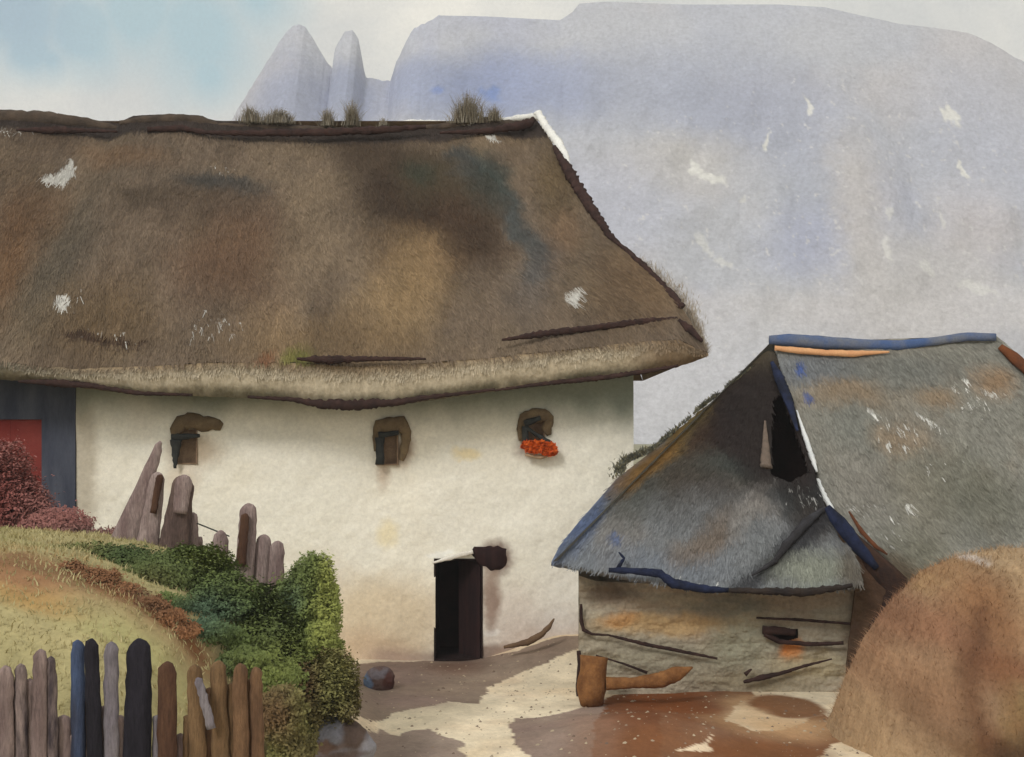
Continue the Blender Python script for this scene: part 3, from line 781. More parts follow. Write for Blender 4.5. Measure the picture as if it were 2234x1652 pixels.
bush('green_shrub', [(684, 1258, 11.6, 46, 50, .35), (706, 1330, 11.6, 38, 80, .35), (650, 1320, 11.6, 56, 70, .4), (690, 1415, 11.4, 56, 70, .4)], 64000, LS, (106, 118, 64),
     [(735, 1230, 30, 50, G3, .8), (726, 1350, 30, 130, G3, .75), (660, 1250, 36, 36, G1, .6), (640, 1300, 30, 30, TEAL, .5)],
     'tall green shrub with a yellow-green right edge against the white wall', 'shrub', 14)
bush('green_shrub', [(650, 1500, 10.9, 110, 56, .4), (730, 1490, 11, 56, 70, .35), (640, 1570, 10.8, 80, 60, .3), (610, 1560, 9.7, 60, 60, .3), (640, 1640, 9.8, 50, 50, .3), (760, 1540, 10.9, 26, 36, .25)], 64000, LS, OLV,
     [(640, 1480, 70, 36, (112, 84, 58), .8), (740, 1480, 40, 70, (132, 132, 78), .7), (620, 1590, 60, 40, (136, 142, 82), .7)],
     'olive and brown shrub directly above the grey boulder', 'shrub', 15)
bush('red_shrub', [(-10, 1060, 14.1, 90, 110, .4), (20, 1120, 14, 100, 90, .5), (120, 1160, 13.8, 90, 52, .4), (230, 1180, 13.7, 80, 26, .3)], 60000, .02, (140, 94, 88),
     [(10, 1090, 60, 70, (130, 68, 62), .9), (200, 1175, 100, 30, (136, 112, 106), .8)],
     'dusky red-leaved shrub in front of the red door', 'shrub', 16)
bush('rust_bracken', [(20, 1226, 10.3, 100, 20, .3), (110, 1240, 10.2, 80, 20, .3), (190, 1262, 10.15, 70, 20, .3), (250, 1292, 10.1, 60, 20, .3), (305, 1320, 10, 56, 20, .3), (350, 1348, 9.95, 50, 20, .3), (395, 1378, 9.9, 40, 16, .25)], 50000, .014, (138, 98, 68),
     [(60, 1225, 90, 20, (150, 112, 84), .6), (300, 1310, 90, 24, (92, 68, 50), .8), (200, 1270, 60, 18, (126, 86, 56), .5)],
     'strip of rust-brown bracken along the crest of the yellow grass bank', 'bracken', 17, stems=False)

# short straw-coloured grass on the bank
rs = np.random.RandomState(5)
n = 26000
gx = -8 + 7.0 * rs.rand(n); gy = 7.2 + 6.3 * rs.rand(n)
kz = gheight(gx, gy); ok = kz > .35; gx, gy, kz = gx[ok], gy[ok], kz[ok]
V, Fc = blades(len(gx), np.stack([gx, gy, kz - .005], -1), .05, .012, rs, .9)
pg = Pigment(gx, gy, (172, 162, 120), 1.0, seed=8, warp=.1)
pg.hue(.6, [(152, 148, 100), (184, 172, 130), (166, 142, 102)], .7); pg.mottle(.05, .2)
gr = mesh('grass', V, Fc, leafmat, None, np.repeat(pg.out(), 6, axis=0), False)
tag(gr, 'short straw-yellow grass covering the bank behind the front fence', 'grass', kind='stuff')

# tufts growing on the ridge
def tuft(px, py, w, h, n, seed, label, Y=RY - .1, cols=((132, 124, 108), (112, 102, 86), (148, 142, 130)), name='grass_tuft', group='grass tufts growing on the thatch'):
    rs = np.random.RandomState(seed)
    q = P(px, py, Y); W, H = w * Y / F, h * Y / F
    root = empty(name, q, label=label, cat='grass tuft', group=group)
    x = (rs.randn(n) * .38).clip(-1, 1); pos = np.stack([q.x + x * W, q.y + (rs.rand(n) - .5) * .2, q.z - .03 + 0 * x], -1)
    V, Fc = blades(n, pos, H, .010, rs, .6, .1)
    hh = np.repeat(1 - .55 * np.abs(x), 6); V[:, 2] = q.z - .03 + (V[:, 2] - q.z + .03) * hh
    p, V2, F2 = leaf_cloud([((q.x + (rs.rand() - .5) * W * .5, q.y, q.z + H * (.15 + .35 * rs.rand())), (W * .5, .1, H * .5)) for _ in range(1 if w < 18 else 5)], int(n * 5), .011, rs, gaps=.3, seed=seed)
    cc = np.array([srgb(*c) for c in cols])
    C1 = np.repeat(cc[rs.randint(len(cc), size=n)], 6, axis=0); C2 = np.repeat(cc[rs.randint(len(cc), size=len(p))], 4, axis=0)
    mesh('blades', V, Fc, leafmat, root, C1, False)
    mesh('seed_heads', V2, F2, leafmat, root, C2, False)
tuft(548, 264, 34, 34, 260, 31, 'sparse grass tuft at the foot of the pinnacle, on the ridge')
tuft(605, 266, 50, 32, 420, 32, 'wide low grass tuft on the ridge below the twin peaks')
tuft(715, 272, 20, 38, 220, 33, 'narrow brown grass tuft just left of the taller one on the ridge')
tuft(768, 272, 22, 52, 320, 34, 'tall pointed grass tuft on the ridge under the second peak')
tuft(835, 276, 16, 22, 120, 35, 'tiny grass tuft beside the white strip of the ridge')
tuft(1022, 266, 46, 62, 560, 36, 'bushiest grass tuft on the ridge near its right end')
tuft(1078, 262, 20, 34, 200, 37, 'small spiky grass tuft just right of the bushiest one')
# moss fringe outside the hip
rsm = np.random.RandomState(77)
n = 14000
t_ = rsm.rand(n); px = np.interp(t_, [0, .25, .6, 1], [1335, 1405, 1485, 1545]); py = np.interp(t_, [0, .25, .6, 1], [535, 600, 685, 765])
wd = np.interp(t_, [0, .2, .5, .8, 1], [8, 42, 50, 26, 3])
off = np.abs(rsm.randn(n)) * .42 * wd
Yv = np.interp(py, [264, 774], [RY, EY])
pts = np.stack([(px + off * .9 - CX) / F * Yv, Yv + .12 + .3 * rsm.rand(n), EYE + (HY - py + off * .45) / F * Yv - .02], -1)
V, Fc = blades(n, pts - np.array([0, 0, .05]), .09, .008, rsm, 1.3)
cc = np.array([srgb(*c) for c in ((170, 158, 142), (152, 138, 120), (186, 178, 168))])
mesh('moss_fringe', V, Fc, leafmat, cot, np.repeat(cc[rsm.randint(3, size=n)], 6, axis=0), False)

# ================================================================== fences
def picket(parent, xb, yb, xt_, yt_, wb_, wt_, Y, mat, thick=.022, seed=0, point=.6, zfoot=None):
    """rough round-topped stake from foot (xb,yb) to tip (xt,yt); widths in picture units"""
    rs = np.random.RandomState(seed)
    rows = 16; V, Fc = [], []
    a, b = P(xb, yb, Y), P(xt_, yt_, Y)
    if zfoot is not None:
        t = (zfoot - b.z) / (a.z - b.z); a = b + (a - b) * t
    ax = (b - a).normalized(); side = Vector((ax.z, 0, -ax.x))
    s = Y / F / 2; ns = 8
    ln = (b - a).length
    for i in range(rows):
        t = i / (rows - 1); t = 1 - (1 - t) ** 1.6
        wv = (wb_ + (wt_ - wb_) * t) * s * (1 + .07 * (rs.rand() - .5))
        e_ = (1 - t) * ln / max(wt_ * s * 2 * point, 1e-4)
        if e_ < 1: wv *= math.sqrt(max(1 - (1 - e_) ** 2, .02))
        c_ = a + ax * ln * t + side * .01 * (rs.rand() - .5)
        for k in range(ns):
            an = 2 * math.pi * k / ns + .39
            V.append(c_ + side * (math.cos(an) * wv * 1.08) + Vector((0, 1, 0)) * math.sin(an) * thick * min(1, wv / (wt_ * s) + .2))
    for i in range(rows - 1):
        for k in range(ns):
            p_, q_ = i * ns + k, i * ns + (k + 1) % ns; Fc.append((p_, q_, q_ + ns, p_ + ns))
    Fc.append(tuple(range(ns))[::-1]); Fc.append(tuple((rows - 1) * ns + k for k in range(ns)))
    return mesh('picket', V, Fc, mat, parent)
def wood(name, c1, c2, vs=5.0): return material(name, srgb(*c1), srgb(*c2), vscale=vs, grain=40, gamt=.38, bump=.8, bdist=.015, stretch=(1.8, 1.8, .35), rough=.85)
W = dict(mauve=wood('mauve_grey_wood', (150, 132, 128), (108, 92, 90)), dry=wood('streaked_wood', (138, 122, 118), (64, 56, 60), 9),
         blue=wood('blue_stained_wood', (68, 82, 112), (50, 52, 66)), black=wood('tarred_wood', (40, 38, 46), (30, 28, 34)), grey=wood('grey_wood', (124, 118, 122), (100, 94, 104)),
         brown=wood('dark_brown_wood', (86, 62, 48), (64, 44, 36)), tan=wood('tan_brown_wood', (122, 98, 72), (98, 76, 54)), tan2=wood('mid_brown_wood', (112, 86, 64), (88, 66, 50)))
FY = 7.5
fr = empty('picket_fence', (P(300, 0, FY).x, FY, .6), label='front fence of uneven round-topped pickets, some blue-black, some brown, before the bank', cat='fence')
spec = [(-35, -35, 1462, 44, 'mauve'), (12, 12, 1452, 38, 'mauve'), (48, 46, 1448, 30, 'dry'), (84, 88, 1416, 34, 'mauve'), (118, 110, 1432, 26, 'dry'), (172, 170, 1396, 32, 'blue'), (212, 198, 1393, 34, 'black'),
        (242, 243, 1400, 34, 'grey'), (296, 304, 1393, 62, 'black'), (366, 364, 1443, 44, 'brown'), (438, 424, 1450, 38, 'tan'), (486, 476, 1441, 40, 'tan'), (528, 524, 1447, 36, 'tan2'), (566, 558, 1455, 30, 'tan2')]
for i, (xb, xt_, yt_, w_, mt) in enumerate(spec):
    picket(fr, xb, 1800, xt_, yt_, w_ * 1.05, w_ * .86, FY + .02 * ((i * 7) % 3), W[mt], seed=i, point=.7)
# narrower streaky slats between them, set further back
for i, (x_, yt_, w_, mt) in enumerate([(-10, 1500, 22, 'mauve'), (28, 1490, 24, 'dry'), (66, 1480, 24, 'mauve'), (100, 1470, 24, 'dry'), (140, 1560, 38, 'mauve'), (164, 1600, 24, 'dry'), (188, 1520, 26, 'dry'), (226, 1540, 24, 'mauve'), (262, 1560, 22, 'mauve'), (342, 1560, 20, 'grey'), (392, 1600, 24, 'mauve'), (408, 1560, 20, 'tan'), (456, 1500, 24, 'tan2'), (505, 1490, 22, 'tan'), (545, 1480, 22, 'tan2')]):
    picket(fr, x_, 1800, x_, yt_, w_, w_ * .8, FY + .07, W[mt], seed=40 + i, point=.4)
picket(fr, 462, 1590, 432, 1478, 20, 18, FY - .05, W['grey'], .012, 91)
for zz in (1.0, .75):
    v_, f_ = tube([(P(-60, 0, FY).x, FY + .13, zz), (P(580, 0, FY).x, FY + .13, zz - .02)], [.03, .028], 7, .1, 5)
    mesh('rail', v_, f_, W['brown'], fr)
mf = empty('stake_fence', (P(350, 0, 12.8).x, 12.8, 1.7), label='far fence part of three tall dark stakes leaning right on the bank', cat='fence')
lw = wood('weathered_stake', (150, 134, 130), (118, 100, 98), 4); dw = wood('dark_stake', (112, 94, 88), (80, 66, 62), 4)
def leaning(*a, **k): return picket(*a, **k)
leaning(mf, 262, 1215, 350, 962, 74, 14, 12.8, lw, .028, 1, 1.5)
leaning(mf, 318, 1215, 346, 1030, 52, 30, 12.75, lw, .028, 2)
leaning(mf, 334, 1120, 350, 1035, 14, 16, 12.68, W['brown'], .02, 3)
leaning(mf, 376, 1215, 402, 1037, 66, 46, 12.7, dw, .028, 4)
leaning(mf, 392, 1120, 404, 1036, 30, 40, 12.64, lw, .03, 5)
leaning(mf, 421, 1215, 421, 1118, 26, 18, 12.8, lw, .03, 6)
leaning(mf, 280, 1235, 288, 1150, 60, 40, 12.9, lw, .03, 61)
v_, f_ = tube([P(225, 1192, 12.86), P(330, 1188, 12.86), P(440, 1180, 12.86)], [.06, .06, .05], 7, .15, 5)
mesh('rail', v_, f_, lw, mf)
v_, f_ = tube([P(425, 1140, 12.8), P(470, 1158, 12.7), P(500, 1170, 12.6)], [.008, .008, .008], 5, .1, 5)
mesh('wire', v_, f_, slate, mf)
mf2 = empty('stake_fence', (P(560, 0, 12.3).x, 12.3, 1.4), label='far fence part of three upright stakes and a stub, left of the tall shrub', cat='fence')
leaning(mf2, 474, 1290, 482, 1157, 44, 34, 12.4, lw, .04, 7, 1.0)
leaning(mf2, 530, 1310, 543, 1098, 42, 38, 12.3, lw, .028, 8)
leaning(mf2, 526, 1236, 535, 1120, 22, 18, 12.23, W['brown'], .015, 9)
leaning(mf2, 560, 1330, 577, 1166, 40, 32, 12.35, lw, .028, 10)
leaning(mf2, 598, 1335, 606, 1180, 38, 30, 12.3, lw, .028, 11)
v_, f_ = tube([P(455, 1210, 12.46), P(540, 1250, 12.42), P(618, 1272, 12.38)], [.035, .035, .03], 7, .15, 5)
mesh('rail', v_, f_, lw, mf2)

# ================================================================== stone hut
hut = empty('stone_hut', (2.6, 14.6, 0), label='low stone hut with steep grey-blue roofs and a dark gable opening beside the haystack', cat='hut')
HYf = 14.4
def ruled(Lc, Rc, n, m_, plane, sag=0, noise=.05, seed=0):
    """surface between two outlines, lying on a sloping plane Y = plane(z) (solved per point)"""
    Lp, Rp = polypts(Lc, n), polypts(Rc, n)
    t = np.linspace(0, 1, m_)[None, :, None]
    A = Lp[:, None] * (1 - t) + Rp[:, None] * t
    if sag: A[..., 1] += sag * np.sin(np.linspace(0, math.pi, m_))[None] * (np.linspace(0, 1, n) ** 5)[:, None]
    y0, z0, k = plane        # Y = y0 + k (z - z0)
    c = (HY - A[..., 1]) / F
    Yp = (y0 + k * (EYE - z0)) / (1 - k * c)
    X = (A[..., 0] - CX) / F * Yp; Z = EYE + c * Yp
    n_ = fbm(X / .6, Z / .6, seed=seed) * noise * 2 + fbm(X / .1, Z / .1, seed=seed + 2) * noise * .5
    return np.stack([X, Yp + n_, Z], -1), A
zA = EYE - 300 / F * 14.0
PLA = (14.0, zA, 2.4 / (P(0, 765, 16.4).z - zA))
LA = [(1676, 765), (1610, 822), (1550, 880), (1400, 1002), (1345, 1045), (1262, 1140), (1222, 1190), (1204, 1224)]
RA = [(1688, 768), (1712, 850), (1745, 945), (1778, 1035), (1798, 1100), (1838, 1165), (1872, 1225), (1884, 1276)]
GA, A = ruled(LA, RA, 330, 420, PLA, sag=30, noise=.05, seed=101)
def plane_pin(pl):
    y0, z0, k = pl
    def f(px, py):
        c = (HY - py) / F; Y = (y0 + k * (EYE - z0)) / (1 - k * c)
        return (px - CX) / F * Y, EYE + c * Y, Y
    return f
pa_ = plane_pin(PLA)
ha = Pigment(GA[..., 0], GA[..., 2], (134, 138, 142), .74, warp=.2, wscale=.6, seed=111)
def hb_(px, py, rx, ry, col, alpha=1.0, soft=.6, ang=0):
    x, z, Y = pa_(px, py); ha.blob(x, z, rx * Y / F, ry * Y / F, col, alpha, soft, ang)
ha.hue(.6, [(150, 150, 150), (124, 126, 130), (140, 134, 128)], .6)
hb_(1250, 1190, 100, 24, (98, 114, 148), .9, .7, 48); hb_(1330, 1100, 110, 14, (92, 108, 144), .8, .8, 46)
hb_(1330, 1190, 13, 11, (84, 108, 160), .7, .5)
hb_(1420, 1230, 150, 34, (128, 136, 148), .7, .8)
hb_(1460, 1020, 150, 50, (86, 88, 82), .9, .7, 40)
hb_(1600, 960, 180, 110, (70, 60, 50), .95, .6, 35)
hb_(1570, 930, 120, 46, (84, 64, 46), .9, .7, 44); hb_(1550, 870, 190, 26, (118, 102, 62), .95, .6, 46); hb_(1430, 1005, 90, 22, (132, 98, 50), .9, .6, 42)
hb_(1660, 800, 60, 70, (92, 80, 56), .85, .7)
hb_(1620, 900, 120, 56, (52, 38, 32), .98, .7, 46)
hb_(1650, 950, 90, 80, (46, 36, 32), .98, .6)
hb_(1590, 1015, 100, 30, (78, 82, 78), .8, .7)
hb_(1650, 1010, 60, 22, (60, 68, 66), .8, .7)
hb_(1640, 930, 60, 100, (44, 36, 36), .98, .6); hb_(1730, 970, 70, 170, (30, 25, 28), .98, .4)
hb_(1735, 1075, 60, 40, (50, 56, 58), .95, .6)
hb_(1530, 1165, 70, 22, (126, 108, 90), .7, .8, 40); hb_(1620, 1110, 60, 18, (150, 144, 138), .7, .8, 40)
hb_(1660, 1190, 46, 60, (126, 130, 132), .6, .8); hb_(1760, 1120, 40, 40, (74, 66, 60), .8, .7)
x_, z_, _ = pa_(1730, 1065); ha.flecks(x_, z_, .35, .15, .035, .12, (216, 216, 214), .9)
x_, z_, _ = pa_(1560, 1262); ha.flecks(x_, z_, .5, .06, .035, .12, (216, 216, 214), .8)
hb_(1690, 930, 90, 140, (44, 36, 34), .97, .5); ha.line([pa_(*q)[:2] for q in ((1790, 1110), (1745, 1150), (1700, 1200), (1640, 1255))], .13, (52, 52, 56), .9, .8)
hb_(1765, 1240, 80, 40, (146, 150, 136), .9, .6); hb_(1850, 1250, 30, 60, (96, 86, 72), .8, .7)
ha.mottle(.25, .14); ha.mottle(.04, .12, 5)
hutroof = material('hut_roof_slate', attr=True, grain=27, gamt=.2, bump=.5, bdist=.02, rough=1, spec=.03)
# triangular opening under the peak
def inside(A, poly):
    x, y = A[..., 0], A[..., 1]; r_ = np.zeros(x.shape, bool); n = len(poly)
    for i in range(n):
        (x1_, y1_), (x2_, y2_) = poly[i], poly[(i + 1) % n]
        c = ((y1_ > y) != (y2_ > y)) & (x < (x2_ - x1_) * (y - y1_) / (y2_ - y1_ + 1e-9) + x1_)
        r_ ^= c
    return r_
hole = [(1684, 862), (1704, 848), (1738, 940), (1768, 1030), (1720, 1052), (1680, 1035), (1682, 940)]
Aw = A + 6 * np.stack([fbm(A[..., 0] / 12, A[..., 1] / 12, seed=3), fbm(A[..., 0] / 12, A[..., 1] / 12, seed=4)], -1)
kp = ~inside(Aw[:-1, :-1], hole)
ra_o = grid('front_roof', GA, hutroof, hut, ha.out(), keep=kp, flip=True, solid=.09)
strands('loose_straw', GA, ha.out(), 30000, .10, .006, np.random.RandomState(3), hut, axis=0, keep=kp)
bm_ = MB(); a1 = P(1660, 850, 16.9); b1 = P(1790, 1060, 16.9)
bm_.add(box((a1.x - .1, 16.7, b1.z - .2), (b1.x + .1, 16.75, a1.z + .2)))
bm_.build('gable_opening', dark, hut, False)
x_, z_, Y_ = pa_(1668, 918); x2_, z2_, Y2_ = pa_(1668, 1020)
v_, f_ = tube([(x_, Y_ - .03, z_), (x2_ + .01, Y2_ - .05, z2_)], [.012, .075], 8, .1, 4, .5)
mesh('gable_post', v_, f_, material('pale_post', srgb(112, 98, 88), srgb(92, 82, 74), vscale=7), hut)

# main roof slope toward the viewer
zB = P(0, 1262, 14.5).z
PLB = (14.5, zB, 1.9 / (P(0, 740, 16.4).z - zB))
LB = [(1690, 748), (1702, 800), (1738, 900), (1782, 1030), (1810, 1095), (1880, 1185), (1945, 1245), (1990, 1290)]
RB = [(2172, 732), (2205, 760), (2262, 820), (2330, 900), (2400, 1000), (2450, 1080), (2480, 1180), (2500, 1290)]
GB, B_ = ruled(LB, RB, 330, 420, PLB, noise=.06, seed=131)
GB[..., 2] += 0
pb_ = plane_pin(PLB)
hbp = Pigment(GB[..., 0], GB[..., 2], (140, 139, 131), .86, warp=.16, wscale=.7, seed=141)
def h2(px, py, rx, ry, col, alpha=1.0, soft=.7, ang=0):
    x, z, Y = pb_(px, py); hbp.blob(x, z, rx * Y / F, ry * Y / F, col, alpha, soft, ang)
hbp.hue(.7, [(148, 146, 136), (120, 120, 114), (142, 132, 118)], .6)
h2(1780, 800, 90, 40, (110, 116, 126), .85); h2(1950, 800, 160, 36, (120, 122, 118), .8); h2(1850, 860, 90, 30, (148, 128, 104), .8)
h2(2050, 860, 40, 24, (150, 126, 98), .7); h2(2160, 830, 36, 40, (158, 126, 92), .7, .7, -40)
h2(1860, 930, 60, 50, (124, 126, 120), .7); h2(1960, 950, 60, 30, (156, 134, 108), .6)
h2(1870, 1060, 70, 70, (140, 136, 128), .7); h2(2080, 1030, 90, 60, (120, 120, 108), .7); h2(2130, 1100, 100, 60, (112, 112, 100), .7)
h2(2000, 1080, 60, 90, (136, 132, 118), .6); h2(1990, 1200, 70, 50, (126, 124, 108), .7); h2(2080, 1250, 60, 30, (112, 104, 84), .8)
h2(1745, 795, 8, 14, (60, 90, 160), .8, .5); h2(1758, 862, 6, 10, (60, 90, 160), .7, .5)
for a in ((1903, 900, 10, 5, -40), (2026, 912, 26, 4, -35), (2148, 860, 16, 4, -50), (1940, 962, 6, 8, 0), (1976, 958, 8, 4, 0), (2110, 828, 6, 5, 0), (1970, 1092, 8, 5, 0)):
    h2(a[0], a[1], a[2], a[3], (222, 222, 218), .95, .25, a[4])
for a in ((1960, 930, 60, 40), (2120, 870, 50, 40), (1900, 1130, 60, 60), (2070, 1010, 60, 20)):
    x_, z_, Y_ = pb_(a[0], a[1]); hbp.flecks(x_, z_, a[2] * Y_ / F, a[3] * Y_ / F, .03, .09, (220, 220, 216), .9)
h2(2010, 1255, 90, 22, (84, 78, 62), .9, .6); h2(1940, 1230, 40, 26, (96, 82, 64), .8, .7)
hbp.mottle(.3, .12); hbp.mottle(.04, .12, 5)
strands('loose_straw', GB, hbp.out(), 42000, .10, .006, np.random.RandomState(4), hut, axis=0)
grid('main_roof', GB, hutroof, hut, hbp.out(), flip=True, solid=.09)
# rear slopes
rear = material('hut_roof_plain', srgb(126, 126, 120), srgb(104, 104, 100), vscale=2)
ap = P(1680, 748, 16.4); rr_ = P(2172, 732, 16.4); lc = P(1206, 1226, 14.0)
mesh('rear_roof', [ap, rr_, (rr_.x + 2.2, 18.4, zB), (2.4, 18.4, zB), (lc.x + .9, 16.0, zA + .1), lc], [(0, 3, 2, 1), (0, 5, 4), (0, 4, 3)], rear, hut, None, False)

# front wall: rough courses, with a pale gable piece at right
TOPW = [(1262, 1255), (1300, 1268), (1500, 1276), (1850, 1270), (1965, 1285)]
wpx = np.linspace(1262, 1965, 420); nz_ = 200
tp = np.interp(wpx, *zip(*TOPW))
Xw = (wpx - CX) / F * HYf; Zt = EYE + (HY - tp) / F * HYf
tz = np.linspace(0, 1, nz_)[None]
WXh = Xw[:, None] + 0 * tz; WZh = -.15 + (Zt[:, None] + .15) * tz
course = .012 * np.abs(np.sin(WZh * 16 + 1.5 * fbm(WXh / .8, WZh * 2, seed=8))) ** .6
WYh = HYf - course + .10 * fbm(WXh / .35, WZh / .18, seed=151) + .03 * fbm(WXh / .08, WZh / .08, seed=152)
hw = Pigment(WXh, WZh, (156, 147, 130), 1.1, warp=.07, wscale=.3, seed=161)
def hwb(px, py, rx, ry, col, alpha=1.0, soft=.6, ang=0):
    q = P(px, py, HYf); hw.blob(q.x, q.z, rx * HYf / F, ry * HYf / F, col, alpha, soft, ang)
hw.hue(.5, [(166, 152, 128), (136, 128, 108), (156, 140, 122)], .6, sb=.2)
hwb(1460, 1360, 150, 22, (176, 146, 102), .8); hwb(1350, 1350, 40, 16, (184, 136, 84), .7)
hwb(1330, 1290, 60, 26, (86, 70, 58), .8); hwb(1600, 1320, 80, 26, (112, 110, 98), .8)
hwb(1770, 1210, 70, 46, (148, 152, 132), .9); hwb(1800, 1300, 70, 26, (156, 142, 124), .8)
hwb(1460, 1440, 180, 40, (140, 134, 116), .8); hwb(1620, 1400, 60, 60, (138, 138, 120), .7)
hwb(1725, 1412, 24, 26, (196, 118, 52), .9, .5); hwb(1760, 1450, 80, 30, (160, 148, 118), .7)
hwb(1640, 1490, 120, 24, (128, 118, 96), .8); hwb(1920, 1280, 50, 100, (84, 60, 42), .9, .4); hwb(1890, 1400, 40, 70, (96, 74, 56), .8, .5)
hw.mottle(.14, .16, 3, sb=.07); hw.mottle(.03, .1, 4)
slot = [(1664, 1372), (1740, 1372), (1740, 1392), (1720, 1398), (1700, 1402), (1664, 1384)]
Aw = np.stack([WXh * F / HYf + CX, HY - (WZh - EYE) * F / HYf], -1)
hutwall = material('hut_wall_stone', attr=True, grain=27, gamt=.16, bump=.7, bdist=.03)
grid('front_wall', np.stack([WXh, WYh, WZh], -1), hutwall, hut, hw.out(), keep=~inside(Aw[:-1, :-1], slot), flip=True)
q0, q1 = P(1650, 1360, HYf), P(1755, 1410, HYf)
bm_ = MB(); bm_.add(box((q0.x, HYf + .2, q1.z), (q1.x, HYf + .22, q0.z))); bm_.build('window_slot', dark, hut, False)
hs = material('hut_wall_plain', srgb(142, 130, 110), srgb(112, 104, 90), vscale=4, grain=40, bump=.8)
xr = Xw[-1]
mesh('side_wall', [(Xw[0], HYf, -.15), (Xw[0], HYf, zA), (2.2, 17.9, zA), (2.2, 17.9, -.15), (8, 17.9, -.15), (8, 17.9, zA), (8, 14.9, -.15), (8, 14.9, zB), (xr, 14.9, zB), (xr, 14.9, -.15), (xr, HYf, -.15), (xr, HYf, zB - .1)],
     [(0, 1, 2, 3), (3, 2, 5, 4), (4, 5, 7, 6), (6, 7, 8, 9), (9, 8, 11, 10)], hs, hut, None, False)
# dark boards, verge strips and sticks on the hut
navy = material('navy_bargeboard', srgb(38, 46, 74), srgb(26, 30, 44), vscale=5, grain=60, bump=.5)
dbr = material('dark_bargeboard', srgb(72, 50, 38), srgb(46, 36, 34), vscale=5, grain=60, bump=.6)
wht = material('white_verge_lime', srgb(226, 228, 228), srgb(208, 212, 214), vscale=6)
def on_a(px, py, lift=.06):
    x, z, Y = pa_(px, py); s_ = (Y - lift * 1.4) / Y
    return Vector((x * s_, Y * s_, EYE + (z - EYE) * s_))
def on_b(px, py, lift=.06):
    x, z, Y = pb_(px, py); s_ = (Y - lift * 1.4) / Y
    return Vector((x * s_, Y * s_, EYE + (z - EYE) * s_))
def on_w(px, py, lift=.10): return P(px, py, HYf - lift)
rod('bargeboard', ((1684, 790), (1700, 825), (1722, 880), (1740, 940)), (8, 22, 18, 5), 31, hut, on_a, .12, navy)
rod('verge_strip', ((1738, 895), (1755, 948), (1772, 1000), (1782, 1030)), (3, 10, 12, 5), 32, hut, on_b, .2, wht)
rod('verge_strip', ((1782, 1045), (1796, 1080), (1820, 1120), (1870, 1178), (1930, 1232)), (10, 14, 8, 14, 8), 33, hut, on_b, .25, wht)
rod('verge_strip', ((1930, 1235), (1965, 1275), (1990, 1296)), (8, 6, 16), 34, hut, on_b, .25, wht)
rod('bargeboard', ((1804, 1106), (1830, 1140), (1868, 1188), (1912, 1240)), (14, 30, 28, 14), 35, hut, lambda a, b: on_w(a, b, .16), .12, navy)
rod('bargeboard', ((1840, 1160), (1900, 1225), (1950, 1275), (1950, 1330), (1890, 1400)), (30, 50, 60, 60, 40), 36, hut, lambda a, b: on_w(a, b, .08), .1, dbr)
rod('bargeboard', ((1800, 1108), (1760, 1140), (1715, 1190), (1690, 1225), (1640, 1256)), (8, 20, 18, 12, 4), 37, hut, lambda a, b: on_a(a, b, .05), .15, material('slate_bargeboard', srgb(58, 58, 62), srgb(42, 40, 42), vscale=5))
rod('eave_beam', ((1328, 1244), (1380, 1246), (1440, 1252), (1470, 1274), (1540, 1286), (1590, 1288)), (10, 14, 16, 20, 16, 9), 38, hut, lambda a, b: P(a, b, 13.82), .2, navy)
rod('eave_beam', ((1590, 1288), (1680, 1290), (1760, 1292), (1860, 1278)), (9, 14, 18, 8), 39, hut, lambda a, b: P(a, b, 13.78), .35, material('charcoal_beam', srgb(54, 46, 42), srgb(40, 36, 36), vscale=6))
rod('roof_brush', ((1345, 1245), (1362, 1218), (1350, 1205)), (10, 6, 3), 45, hut, lambda a, b: P(a, b, 13.95), .2, navy)
sticks = [(((1267, 1318), (1268, 1355), (1273, 1374), (1292, 1384), (1328, 1386)), (6, 8, 8, 5, 4)), (((1328, 1386), (1400, 1404), (1480, 1420), (1565, 1437)), (4, 8, 7, 5)),
          (((1262, 1420), (1264, 1450), (1258, 1500), (1262, 1534), (1285, 1540)), (8, 7, 5, 5, 4)), (((1300, 1430), (1360, 1448), (1412, 1468)), (3, 4, 6)),
          (((1650, 1348), (1740, 1352), (1880, 1363)), (4, 6, 5)), (((1664, 1374), (1735, 1380)), (20, 12)), (((1668, 1384), (1700, 1400), (1770, 1406), (1840, 1403)), (12, 10, 9, 7)),
          (((1622, 1488), (1665, 1478), (1700, 1470), (1760, 1452), (1815, 1438)), (6, 12, 8, 6, 3)), (((1625, 1472), (1640, 1460)), (10, 4))]
for i, (p_, w_) in enumerate(sticks):
    rod('wall_stick', p_, w_, 50 + i, hut, lambda a, b: on_w(a, b, .10), .2, rodm)
# weathered dark boarding closing the corner between gable and haystack
SBd, _ = ruled([(1800, 1112), (1826, 1160), (1856, 1215), (1866, 1290), (1852, 1400), (1846, 1470)], [(1800, 1108), (1850, 1165), (1925, 1240), (1984, 1290), (1990, 1400), (1990, 1470)], 160, 90, (HYf - .14, 1, 0), noise=.03, seed=191)
sb = Pigment(SBd[..., 0], SBd[..., 2], (84, 64, 50), .9, warp=.08, wscale=.3, seed=192)
sb.hue(.3, [(58, 44, 38), (96, 76, 54), (70, 60, 46)], .7, sb=.6); sb.mottle(.08, .25)
grid('corner_boarding', SBd, hutwall, hut, sb.out(), flip=True, solid=.03)
